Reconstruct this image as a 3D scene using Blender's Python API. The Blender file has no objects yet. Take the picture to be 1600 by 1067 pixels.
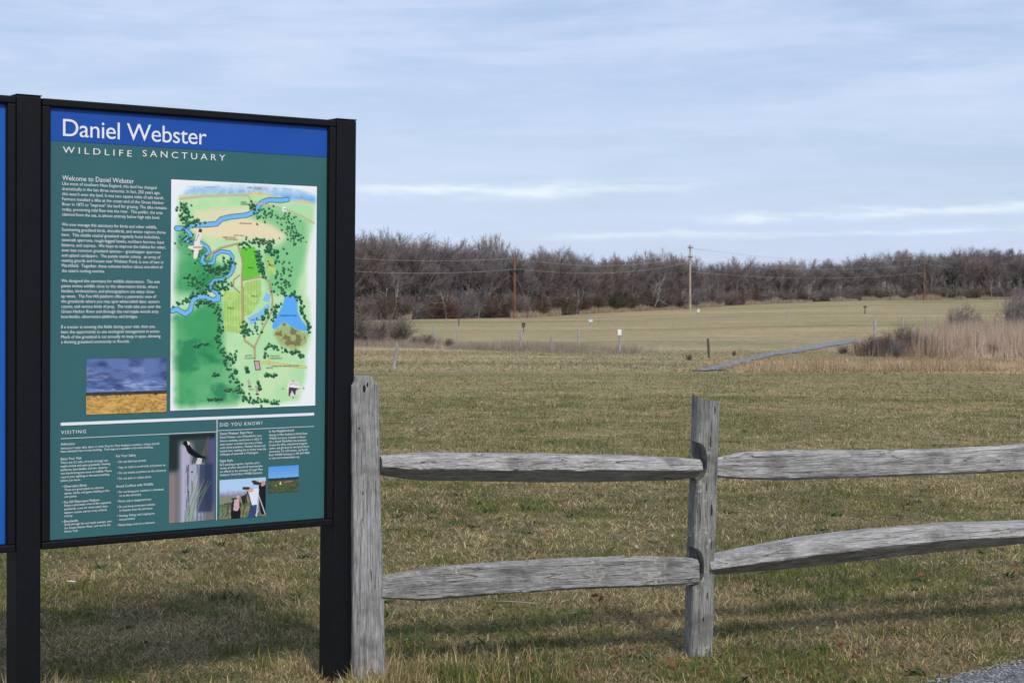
import bpy, bmesh, math, random
import numpy as np
from mathutils import Vector, Matrix

# ------------------------------------------------------------------ camera, sky, sun, exposure
SC = bpy.context.scene
COL = SC.collection
FPX, HORIZON, EYE = 2500.0, 440.0, 1.55          # focal length in photo pixels, horizon row, eye height
PITCH = math.atan((533.5 - HORIZON) / FPX)
cam = bpy.data.cameras.new('camera'); camo = bpy.data.objects.new('camera', cam); COL.objects.link(camo)
cam.sensor_width = 36; cam.lens = FPX / 1600 * 36; cam.clip_start = .1; cam.clip_end = 6000
camo.location = (0, 0, EYE); camo.rotation_euler = (math.pi / 2 - PITCH, 0, 0)
cam.dof.use_dof = True; cam.dof.focus_distance = 6.3; cam.dof.aperture_fstop = 13
SC.camera = camo

SUN_EL, SUN_AZ = math.radians(46), math.radians(20)      # azimuth: degrees to the right of straight behind the camera
to_sun = Vector((math.sin(SUN_AZ) * math.cos(SUN_EL), -math.cos(SUN_AZ) * math.cos(SUN_EL), math.sin(SUN_EL)))
sl = bpy.data.lights.new('sun', 'SUN'); so = bpy.data.objects.new('sun', sl); COL.objects.link(so)
sl.energy = 2.6; sl.angle = math.radians(8.0); sl.color = (1, .955, .89)
so.rotation_euler = to_sun.to_track_quat('Z', 'Y').to_euler(); so.location = (4, -8, 12)

world = bpy.data.worlds.new('World'); SC.world = world; world.use_nodes = True
def build_sky():
    nt = world.node_tree; nt.nodes.clear(); N = nt.nodes.new; L = nt.links.new
    out = N('ShaderNodeOutputWorld'); bg = N('ShaderNodeBackground'); bg.inputs[1].default_value = .1
    L(bg.outputs[0], out.inputs[0])
    sky = N('ShaderNodeTexSky'); sky.sky_type = 'NISHITA'; sky.sun_disc = False
    sky.sun_elevation = SUN_EL; sky.sun_rotation = math.atan2(to_sun.x, to_sun.y)
    sky.air_density = 1; sky.dust_density = .6; sky.ozone_density = 1.4
    tc = N('ShaderNodeTexCoord'); sx = N('ShaderNodeSeparateXYZ'); L(tc.outputs['Generated'], sx.inputs[0])
    def m(op, a, b=None, clamp=False):
        n = N('ShaderNodeMath'); n.operation = op; n.use_clamp = clamp
        for i, v in enumerate((a, b)):
            if v is None: continue
            if isinstance(v, (int, float)): n.inputs[i].default_value = v
            else: L(v, n.inputs[i])
        return n.outputs[0]
    az = m('ARCTAN2', sx.outputs[0], sx.outputs[1]); el = m('ARCSINE', sx.outputs[2])
    def noise(sa, se, detail, off, rough=.55, dist=0.):
        c = N('ShaderNodeCombineXYZ'); L(m('MULTIPLY', az, sa), c.inputs[0]); L(m('MULTIPLY', el, se), c.inputs[1]); c.inputs[2].default_value = off
        n = N('ShaderNodeTexNoise'); n.inputs['Scale'].default_value = 1; n.inputs['Detail'].default_value = detail
        n.inputs['Roughness'].default_value = rough; n.inputs['Distortion'].default_value = dist
        L(c.outputs[0], n.inputs['Vector']); return n.outputs[0]
    veil = noise(3.2, 22, 5, 3.1, .6, .4)
    fine = noise(16, 120, 4, 7.7, .6, .3)
    mid = noise(7, 44, 6, 5.2, .66, .6)
    v = m('ADD', m('ADD', m('MULTIPLY', veil, .5), m('MULTIPLY', mid, .34)), m('MULTIPLY', fine, .16))
    fac = N('ShaderNodeMapRange'); fac.inputs[1].default_value = .40; fac.inputs[2].default_value = .60
    fac.inputs[3].default_value = .12; fac.inputs[4].default_value = 1.0; L(v, fac.inputs[0])
    mix = N('ShaderNodeMixRGB'); L(fac.outputs[0], mix.inputs[0]); thin = N('ShaderNodeMixRGB'); thin.inputs[0].default_value = .65; L(sky.outputs[0], thin.inputs[1]); thin.inputs[2].default_value = (4.3, 5.55, 8.1, 1); L(thin.outputs[0], mix.inputs[1])
    mix.inputs[2].default_value = (5.75, 6.75, 8.75, 1)
    # thin bright cloud bands low over the horizon
    wob = noise(14, 60, 4, 1.3, .6)
    def band(e0, slope, sig, a0, a1, soft):
        e = m('SUBTRACT', m('SUBTRACT', el, e0), m('MULTIPLY', az, slope))
        e = m('ADD', e, m('MULTIPLY', m('SUBTRACT', wob, .5), sig * 5.0))
        g = m('EXPONENT', m('MULTIPLY', m('POWER', m('DIVIDE', e, sig), 2), -1))
        r1 = N('ShaderNodeMapRange'); r1.interpolation_type = 'SMOOTHSTEP'; L(az, r1.inputs[0]); r1.inputs[1].default_value = a0 - soft; r1.inputs[2].default_value = a0 + soft
        r2 = N('ShaderNodeMapRange'); r2.interpolation_type = 'SMOOTHSTEP'; L(az, r2.inputs[0]); r2.inputs[1].default_value = a1 - soft; r2.inputs[2].default_value = a1 + soft
        return m('MULTIPLY', g, m('MULTIPLY', r1.outputs[0], m('SUBTRACT', 1, r2.outputs[0])))
    bands = [(.0575, .012, .0042, -.11, .09, .06, .95), (.036, .028, .0026, .12, .9, .03, .9), (.027, .012, .002, .0, .7, .06, .5),
             (.047, .0, .003, -.7, -.2, .1, .6), (.075, -.02, .005, .5, 1.4, .2, .6), (.06, .01, .005, -2.4, -1.2, .3, .7), (.05, .0, .004, 1.8, 2.8, .3, .7)]
    tot = None
    for e0, s, sg, a0, a1, sf, k in bands:
        b = m('MULTIPLY', band(e0, s, sg, a0, a1, sf), k)
        tot = b if tot is None else m('ADD', tot, b)
    brk = N('ShaderNodeMapRange'); L(fine, brk.inputs[0]); brk.inputs[1].default_value = .36; brk.inputs[2].default_value = .58; brk.inputs[3].default_value = .2
    tot = m('MULTIPLY', tot, brk.outputs[0], True)
    mix2 = N('ShaderNodeMixRGB'); L(tot, mix2.inputs[0]); L(mix.outputs[0], mix2.inputs[1]); mix2.inputs[2].default_value = (7.6, 8.6, 9.3, 1)
    L(mix2.outputs[0], bg.inputs[0])
build_sky()
SC.view_settings.view_transform = 'Standard'; SC.view_settings.look = 'None'
SC.view_settings.exposure = .12; SC.view_settings.gamma = 1; SC.view_settings.use_curve_mapping = False

# ------------------------------------------------------------------ helpers
RNG = np.random.default_rng(7); random.seed(7)
CP, SP = math.cos(PITCH), math.sin(PITCH)
def ray(u, v):
    xc, yc = (u - 800) / FPX, -(v - 533.5) / FPX
    return np.array([xc, CP + yc * SP, -SP + yc * CP])
_d = np.array([0, 12, 20, 40, 60, 80, 120, 170, 240, 300, 420, 700, 4000.])
_l = np.array([0, 0, -.2, -.8, -1.45, -2.0, -2.8, -3.4, -4.05, -4.2, -4.3, -4.3, -4.3])
_r = np.array([0, 0, -.2, -.8, -1.45, -1.95, -2.55, -2.9, -2.95, -2.85, -2.6, -2.6, -2.6])
_dd = np.linspace(0, 700, 1401)
def _smooth(t):
    a = np.interp(_dd, _d, t); k = np.ones(25) / 25; p = np.pad(a, 12, mode='edge'); return np.convolve(p, k, 'valid')
_L, _R = _smooth(_l), _smooth(_r)
def terrain(x, y):
    x = np.asarray(x, float); y = np.asarray(y, float); d = np.hypot(x, y)
    a = np.arctan2(x, np.maximum(y, 1e-6)); t = np.clip((a - 0.0) / .235, 0, 1); w = t * t * (3 - 2 * t)
    z = np.interp(d, _dd, _L) * (1 - w) + np.interp(d, _dd, _R) * w
    fade = np.clip((d - 14) / 30, 0, 1)
    return z + fade * (.07 * np.sin(x * .11 + .5) * np.sin(y * .07) + .05 * np.sin(x * .043 + y * .031))
def hit(u, v):
    r = ray(u, v); s = 2.0
    while s < 900:
        p = r * s
        if EYE + p[2] < terrain(p[0], p[1]): break
        s *= 1.004
    lo, hi = s / 1.004, s
    for _ in range(30):
        md = (lo + hi) / 2; p = r * md
        if EYE + p[2] < terrain(p[0], p[1]): hi = md
        else: lo = md
    p = r * hi
    return np.array([p[0], p[1], float(terrain(p[0], p[1]))])
def at_depth(u, v, y):
    r = ray(u, v); p = r * (y / r[1]); return np.array([p[0], p[1], EYE + p[2]])
def polar(u, d):                              # ground point at pixel column u, distance d
    a = math.atan((u - 800) / FPX); x, y = d * math.sin(a), d * math.cos(a)
    return np.array([x, y, float(terrain(x, y))])
def vnoise(x, y, seed=0):
    x = np.asarray(x, float); y = np.asarray(y, float)
    xi = np.floor(x).astype(np.int64); yi = np.floor(y).astype(np.int64); fx = x - xi; fy = y - yi
    def h(a, b):
        n = (a * 374761393 + b * 668265263 + seed * 1274126177) & 0x7fffffff
        n = ((n ^ (n >> 13)) * 1274126177) & 0x7fffffff
        return ((n ^ (n >> 16)) & 0xffff) / 65535.
    sx = fx * fx * (3 - 2 * fx); sy = fy * fy * (3 - 2 * fy)
    return (h(xi, yi) * (1 - sx) + h(xi + 1, yi) * sx) * (1 - sy) + (h(xi, yi + 1) * (1 - sx) + h(xi + 1, yi + 1) * sx) * sy
def fbm(x, y, seed=0, o=4):
    t = 0; a = .5; n = 0
    for i in range(o):
        t = t + a * vnoise(np.asarray(x) * 2 ** i, np.asarray(y) * 2 ** i, seed + i); n += a; a *= .5
    return t / n

def mesh_arrays(name, V, F, colors=None, smooth=False):
    """V (n,3); F list of index arrays, each (k, m) for m-gons; colors (n,3) point colours"""
    me = bpy.data.meshes.new(name); V = np.asarray(V, np.float32)
    me.vertices.add(len(V)); me.vertices.foreach_set('co', V.ravel())
    F = [np.asarray(f, np.int32) for f in F if len(f)]
    loops = np.concatenate([f.ravel() for f in F]); sizes = np.concatenate([np.full(len(f), f.shape[1], np.int32) for f in F])
    starts = np.concatenate([[0], np.cumsum(sizes)[:-1]]).astype(np.int32)
    me.loops.add(len(loops)); me.loops.foreach_set('vertex_index', loops)
    me.polygons.add(len(sizes)); me.polygons.foreach_set('loop_start', starts)
    if colors is not None:
        ca = me.color_attributes.new('col', 'FLOAT_COLOR', 'POINT')
        c4 = np.ones((len(V), 4), np.float32); c4[:, :3] = colors; ca.data.foreach_set('color', c4.ravel())
    me.update(calc_edges=True)
    me.polygons.foreach_set('use_smooth', np.full(len(sizes), bool(smooth)))
    return me
def link(name, me, mat=None, parent=None, label=None, cat=None, group=None, kind=None, loc=None):
    o = bpy.data.objects.new(name, me); COL.objects.link(o)
    if mat is not None and me is not None and not me.materials: me.materials.append(mat)
    if parent is not None: o.parent = parent
    if loc is not None: o.location = loc
    for k, v in (('label', label), ('category', cat), ('group', group), ('kind', kind)):
        if v: o[k] = v
    return o
def thing(name, label, cat, loc=(0, 0, 0), group=None):
    return link(name, None, None, None, label, cat, group, None, loc)
def offs(V, parent): return np.asarray(V, float) - np.array(parent.location)
def part(name, V, F, mat, parent, root=None, colors=None, smooth=False, kind=None):
    return link(name, mesh_arrays(name, offs(V, root or parent), F, colors, smooth), mat, parent, kind=kind)

def box_vf(o, ax, s0, s1, t0, t1, w0, w1, bev=0.0):
    """box in frame (o; ax = 3 unit vectors), with bevelled edges"""
    bm = bmesh.new(); bmesh.ops.create_cube(bm, size=1)
    for v in bm.verts:
        v.co = Vector((s0 + (v.co.x + .5) * (s1 - s0), t0 + (v.co.y + .5) * (t1 - t0), w0 + (v.co.z + .5) * (w1 - w0)))
    if bev: bmesh.ops.bevel(bm, geom=bm.edges[:], offset=bev, segments=2, affect='EDGES', profile=.5)
    bm.verts.index_update()
    V = np.array([v.co[:] for v in bm.verts]) @ np.array(ax) + np.array(o)
    fs = {}
    for f in bm.faces: fs.setdefault(len(f.verts), []).append([v.index for v in f.verts])
    bm.free(); return V, list(fs.values())
def bm_mesh(name, bm):
    me = bpy.data.meshes.new(name); bm.to_mesh(me); bm.free(); return me
def tubes(segs, sides=3, V0=None):
    """segs: (n, 8) p0 xyz r0 p1 xyz r1 -> open prisms"""
    S = np.asarray(segs, float); p0, r0, p1, r1 = S[:, :3], S[:, 3], S[:, 4:7], S[:, 7]
    d = p1 - p0; d /= np.maximum(np.linalg.norm(d, axis=1, keepdims=True), 1e-9)
    ref = np.where(np.abs(d[:, 2:3]) > .9, np.array([[1., 0, 0]]), np.array([[0, 0, 1.]]))
    a = np.cross(d, ref); a /= np.linalg.norm(a, axis=1, keepdims=True); b = np.cross(d, a)
    n = len(S); V = np.zeros((n, 2 * sides, 3))
    for k in range(sides):
        th = 2 * math.pi * k / sides; o = a * math.cos(th) + b * math.sin(th)
        V[:, k] = p0 + o * r0[:, None]; V[:, sides + k] = p1 + o * r1[:, None]
    base = np.arange(n)[:, None] * 2 * sides
    F = [np.concatenate([base + k, base + (k + 1) % sides, base + sides + (k + 1) % sides, base + sides + k], 1) for k in range(sides)]
    return V.reshape(-1, 3), np.concatenate(F)

# ------------------------------------------------------------------ materials
def new_mat(name):
    m = bpy.data.materials.new(name); m.use_nodes = True; nt = m.node_tree
    return m, nt, nt.nodes['Principled BSDF']
def ramp(nt, fac, stops):
    r = nt.nodes.new('ShaderNodeValToRGB'); e = r.color_ramp.elements
    while len(e) < len(stops): e.new(.5)
    for i, (p, c) in enumerate(stops): e[i].position = p; e[i].color = (*c, 1)
    nt.links.new(fac, r.inputs[0]); return r.outputs[0]
def noise_node(nt, vec, scale, detail=4, rough=.55, mapping=None):
    if mapping:
        mp = nt.nodes.new('ShaderNodeMapping'); mp.inputs['Scale'].default_value = mapping; nt.links.new(vec, mp.inputs[0]); vec = mp.outputs[0]
    n = nt.nodes.new('ShaderNodeTexNoise'); n.inputs['Scale'].default_value = scale; n.inputs['Detail'].default_value = detail; n.inputs['Roughness'].default_value = rough
    nt.links.new(vec, n.inputs['Vector']); return n.outputs[0]
def mixc(nt, fac, a, b, mode='MIX'):
    n = nt.nodes.new('ShaderNodeMixRGB'); n.blend_type = mode
    for i, v in enumerate((fac, a, b)):
        if isinstance(v, (int, float)): n.inputs[i].default_value = v
        elif isinstance(v, tuple): n.inputs[i].default_value = (*v, 1)
        else: nt.links.new(v, n.inputs[i])
    return n.outputs[0]
def bump(nt, bsdf, h, strength, dist):
    b = nt.nodes.new('ShaderNodeBump'); b.inputs['Strength'].default_value = strength; b.inputs['Distance'].default_value = dist
    nt.links.new(h, b.inputs['Height']); nt.links.new(b.outputs[0], bsdf.inputs['Normal'])
def mat_vcol(name, rough=.8, spec=.3, transl=0., jitter=0.):
    m, nt, b = new_mat(name); a = nt.nodes.new('ShaderNodeAttribute'); a.attribute_name = 'col'
    nt.links.new(a.outputs['Color'], b.inputs['Base Color']); b.inputs['Roughness'].default_value = rough
    b.inputs['Specular IOR Level'].default_value = spec
    if transl:
        t = nt.nodes.new('ShaderNodeBsdfTranslucent'); nt.links.new(a.outputs['Color'], t.inputs[0])
        mx = nt.nodes.new('ShaderNodeMixShader'); mx.inputs[0].default_value = transl
        nt.links.new(b.outputs[0], mx.inputs[1]); nt.links.new(t.outputs[0], mx.inputs[2])
        nt.links.new(mx.outputs[0], nt.nodes['Material Output'].inputs[0])
    return m
def mat_plain(name, col, rough=.6, spec=.4, var=.15, scale=30, metal=0., mapping=None, bmp=0., bd=.002):
    m, nt, b = new_mat(name); tc = nt.nodes.new('ShaderNodeTexCoord')
    n = noise_node(nt, tc.outputs['Object'], scale, 5, .6, mapping)
    lo = tuple(c * (1 - var * 1.6) for c in col); hi = tuple(min(1, c * (1 + var * 1.2)) for c in col)
    nt.links.new(ramp(nt, n, [(.3, lo), (.7, hi)]), b.inputs['Base Color'])
    b.inputs['Roughness'].default_value = rough; b.inputs['Specular IOR Level'].default_value = spec; b.inputs['Metallic'].default_value = metal
    if bmp: bump(nt, b, n, bmp, bd)
    return m
def mat_wood(name, base, along, lichen=0., dark=1.0):
    """weathered split timber; along = which object axis the grain follows"""
    m, nt, b = new_mat(name); tc = nt.nodes.new('ShaderNodeTexCoord'); V = tc.outputs['Object']
    st = {'x': (.03, 1, 1), 'z': (1, 1, .03)}[along]; st2 = {'x': (.06, 1, 1), 'z': (1, 1, .05)}[along]
    g1 = noise_node(nt, V, 330, 6, .75, st)
    g2 = noise_node(nt, V, 75, 6, .7, st2)
    blot = noise_node(nt, V, 9, 5, .6)
    c = ramp(nt, g1, [(.34, tuple(x * .3 for x in base)), (.5, base), (.66, tuple(min(.85, x * 1.55) for x in base))])
    c2 = ramp(nt, g2, [(.36, (.2, .19, .18)), (.46, (.88, .87, .86)), (.7, (1.14, 1.13, 1.12))])
    c = mixc(nt, .6, c, c2, 'MULTIPLY')
    c3 = ramp(nt, blot, [(.34, (.5, .48, .46)), (.52, (1, 1, 1)), (.72, (1.18, 1.15, 1.12))])
    c = mixc(nt, .8, c, c3, 'MULTIPLY')
    # fine checks (dark splits along the grain)
    ck = noise_node(nt, V, 26, 3, .5, {'x': (.07, 1, 1), 'z': (1, 1, .045)}[along])
    cm = ramp(nt, ck, [(.485, (0, 0, 0)), (.5, (1, 1, 1)), (.515, (0, 0, 0))])
    cm2 = ramp(nt, blot, [(.45, (0, 0, 0)), (.62, (1, 1, 1))])
    cm = mixc(nt, 1., cm, cm2, 'MULTIPLY')
    c = mixc(nt, cm, c, (.035, .032, .03))
    if lichen:
        ln = noise_node(nt, V, 48, 4, .6); l2 = noise_node(nt, V, 7, 2, .5)
        lf = mixc(nt, 1., ramp(nt, ln, [(.55, (0, 0, 0)), (.6, (1, 1, 1))]), ramp(nt, l2, [(.62 - lichen * .3, (0, 0, 0)), (.72 - lichen * .3, (1, 1, 1))]), 'MULTIPLY')
        c = mixc(nt, lf, c, (.42, .43, .33))
    nt.links.new(c, b.inputs['Base Color']); b.inputs['Roughness'].default_value = .85; b.inputs['Specular IOR Level'].default_value = .2
    h = mixc(nt, .5, g1, g2); h = mixc(nt, cm, h, (0, 0, 0)); bump(nt, b, h, 1., .010)
    return m

M = {}
M['wood_post'] = mat_wood('weathered_post_wood', (.36, .352, .345), 'z', 0)
M['wood_post_lichen'] = mat_wood('lichened_post_wood', (.285, .28, .26), 'z', .4)
M['wood_rail'] = mat_wood('weathered_rail_wood', (.40, .385, .37), 'x', .06)
M['wood_rail_lichen'] = mat_wood('lichened_rail_wood', (.325, .317, .305), 'x', .24)
M['black'] = mat_plain('black_powder_coat', (.005, .0055, .0068), .55, .2, .25, 90, bmp=.12, bd=.0006)
M['panel_green'] = mat_plain('green_print', (.037, .13, .138), .55, .22, .03, 6)
M['panel_blue'] = mat_plain('blue_print', (.012, .078, .37), .55, .22, .03, 6)
M['panel_blue2'] = mat_plain('blue_panel_print', (.010, .105, .43), .55, .22, .03, 6)
M['white'] = mat_plain('white_print', (.78, .8, .8), .4, .4, .02, 8)
M['print'] = mat_vcol('colour_print', .6, .2)
M['grass'] = mat_vcol('grass_blades', .6, .25, .22)
M['stones'] = mat_vcol('gravel_stones', .85, .2)
M['reed'] = mat_vcol('dry_stems', .75, .2, .15)
M['leaf'] = mat_plain('dry_leaf', (.20, .085, .04), .7, .2, .45, 14)
M['leaf2'] = mat_plain('tan_leaf', (.32, .20, .11), .7, .2, .35, 14)
M['feather'] = mat_plain('white_chip', (.62, .60, .56), .7, .2, .12, 20)
M['stick'] = mat_plain('bleached_stick', (.26, .23, .19), .8, .2, .25, 20)
M['knot'] = mat_plain('dark_knot', (.03, .026, .022), .9, .1, .3, 60)
M['bark'] = mat_plain('grey_bark', (.22, .20, .19), .9, .15, .35, 6)
M['twig'] = mat_plain('twig_bark', (.225, .195, .19), .9, .15, .2, 2)  # twig grey made paler so the colour carries the far treeline's haze
M['twig_warm'] = mat_plain('warm_twig_bark', (.245, .20, .182), .9, .15, .2, 2)
M['pale_bark'] = mat_plain('pale_dead_wood', (.30, .28, .26), .85, .2, .3, 5)
M['brush'] = mat_plain('brush_twigs', (.165, .122, .105), .9, .15, .25, 3)
M['brush_red'] = mat_plain('reddish_brush', (.16, .098, .078), .9, .15, .25, 3)
M['brush_grey'] = mat_plain('grey_brush', (.20, .165, .15), .9, .15, .25, 3)
M['cedar'] = mat_plain('evergreen_foliage', (.085, .082, .045), .85, .2, .35, 4)
M['pole_brown'] = mat_plain('creosote_pole', (.21, .10, .058), .85, .2, .4, 3, mapping=(1, 1, .2))
M['pole_grey'] = mat_plain('pale_pole', (.42, .34, .28), .85, .2, .25, 3, mapping=(1, 1, .2))
M['wire'] = mat_plain('aluminium_wire', (.34, .34, .35), .5, .4, .05, 3)
M['field_post'] = mat_plain('field_post_wood', (.34, .335, .33), .85, .2, .25, 12, mapping=(1, 1, .2))
M['field_post_dark'] = mat_plain('dark_field_post', (.09, .08, .07), .85, .2, .3, 12, mapping=(1, 1, .2))
M['cap_white'] = mat_plain('white_painted_cap', (.8, .8, .8), .6, .3, .04, 5)
M['insulator'] = mat_plain('dark_insulator', (.05, .045, .045), .5, .4, .2, 20)
def mat_ground():
    m, nt, b = new_mat('field_soil_and_turf'); a = nt.nodes.new('ShaderNodeAttribute'); a.attribute_name = 'col'
    tc = nt.nodes.new('ShaderNodeTexCoord'); V = tc.outputs['Object']
    n1 = noise_node(nt, V, 5, 8, .72); n2 = noise_node(nt, V, .5, 6, .62, (.35, 1, 1)); n3 = noise_node(nt, V, 34, 4, .7); n4 = noise_node(nt, V, .055, 6, .66, (.3, 1, 1)); n5 = noise_node(nt, V, 1.6, 5, .75)
    c = mixc(nt, 1., a.outputs['Color'], ramp(nt, n1, [(.3, (.55, .58, .55)), (.5, (1, 1, 1)), (.7, (1.45, 1.4, 1.3))]), 'MULTIPLY')
    c = mixc(nt, .85, c, ramp(nt, n2, [(.3, (.74, .80, .74)), (.5, (1, 1, 1)), (.7, (1.25, 1.2, 1.2))]), 'MULTIPLY')
    c = mixc(nt, .8, c, ramp(nt, n3, [(.3, (.55, .55, .55)), (.5, (1, 1, 1)), (.7, (1.5, 1.45, 1.4))]), 'MULTIPLY')
    c = mixc(nt, 1., c, ramp(nt, n4, [(.3, (.72, .8, .72)), (.48, (1, 1, 1)), (.68, (1.3, 1.2, 1.16))]), 'MULTIPLY')
    c = mixc(nt, 1., c, ramp(nt, n5, [(.3, (.6, .62, .6)), (.5, (1, 1, 1)), (.7, (1.4, 1.36, 1.34))]), 'MULTIPLY')
    nt.links.new(c, b.inputs['Base Color']); b.inputs['Roughness'].default_value = .95; b.inputs['Specular IOR Level'].default_value = .1
    bump(nt, b, n1, .6, .08); return m
M['ground'] = mat_ground()
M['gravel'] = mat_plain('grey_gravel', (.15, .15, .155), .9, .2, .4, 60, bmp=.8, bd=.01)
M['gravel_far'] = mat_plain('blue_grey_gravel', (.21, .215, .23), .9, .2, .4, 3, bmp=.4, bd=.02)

# ------------------------------------------------------------------ the ground
def zone_color(x, y):
    """turf colour of the place: mown lawn, straw strips, olive hay field"""
    d = np.hypot(x, y); u = 800 + FPX * x / np.maximum(y, 1e-3); u = np.clip(u, -500, 2600)
    wob = (fbm(x * .08, y * .08, 5) - .5) * 9
    dd = d + wob
    lawn = np.array([.15, .125, .06]); lawn_far = np.array([.225, .195, .095]); straw = np.array([.38, .29, .165]); olive = np.array([.285, .235, .132]); green = np.array([.15, .165, .062])
    t = np.clip((d - 9) / 25, 0, 1)[..., None]; c = lawn * (1 - t) + lawn_far * t
    def blend(c, col, k): return c * (1 - k[..., None]) + col * k[..., None]
    ss = lambda a, b, q: np.clip((q - a) / (b - a), 0, 1) ** 2 * (3 - 2 * np.clip((q - a) / (b - a), 0, 1))
    c = blend(c, olive, ss(41, 46, dd))
    right = ss(1040, 1180, u)
    c = blend(c, straw * np.array([1.05, .95, .9]), ss(42, 46, dd) * (1 - ss(60, 66, dd)) * right)
    st = fbm(x * .035, d * .13, 11); left = 1 - ss(980, 1150, u)
    c = blend(c, straw, ss(.5, .62, st) * ss(42, 47, d) * (1 - ss(85, 120, d)) * left * .6)
    c = blend(c, green, ss(.5, .62, fbm(x * .03 + 9, d * .1, 23)) * ss(44, 50, d) * (1 - ss(110, 150, d)) * (.25 + .25 * left))
    c = blend(c, straw * .92, ss(.56, .66, fbm(x * .02, d * .06, 31)) * ss(100, 125, d) * .7)
    c = blend(c, green * 1.1, ss(.55, .68, fbm(x * .02 + 4, d * .05, 37)) * ss(120, 150, d) * .45)
    return c
def build_ground():
    dist = np.concatenate([[.0], np.geomspace(1.0, 60, 110), np.geomspace(61.5, 450, 90), np.geomspace(480, 4500, 14)])
    ang = np.radians(np.concatenate([np.linspace(-180, -32, 38)[:-1], np.linspace(-32, 32, 261), np.linspace(32, 180, 38)[1:-1]]))
    D, A = np.meshgrid(dist[1:], ang, indexing='ij'); X = D * np.sin(A); Y = D * np.cos(A); Z = terrain(X, Y)
    nr, na = X.shape
    V = np.concatenate([[[0, 0, 0]], np.stack([X, Y, Z], -1).reshape(-1, 3)])
    i = np.arange(nr - 1)[:, None]; j = np.arange(na)[None]; jn = (j + 1) % na
    Q = np.stack([1 + i * na + j, 1 + i * na + jn, 1 + (i + 1) * na + jn, 1 + (i + 1) * na + j], -1).reshape(-1, 4)[:, ::-1]
    T = np.stack([np.zeros(na, int), 1 + np.arange(na), 1 + (np.arange(na) + 1) % na], -1)[:, ::-1]
    yy = np.where(Y > .5, Y, np.maximum(np.abs(Y), .5))
    C = np.concatenate([[[.118, .112, .045]], zone_color(X, yy).reshape(-1, 3)])
    link('ground', mesh_arrays('ground', V, [Q, T], C, True), M['ground'], kind='structure')
build_ground()

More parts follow.
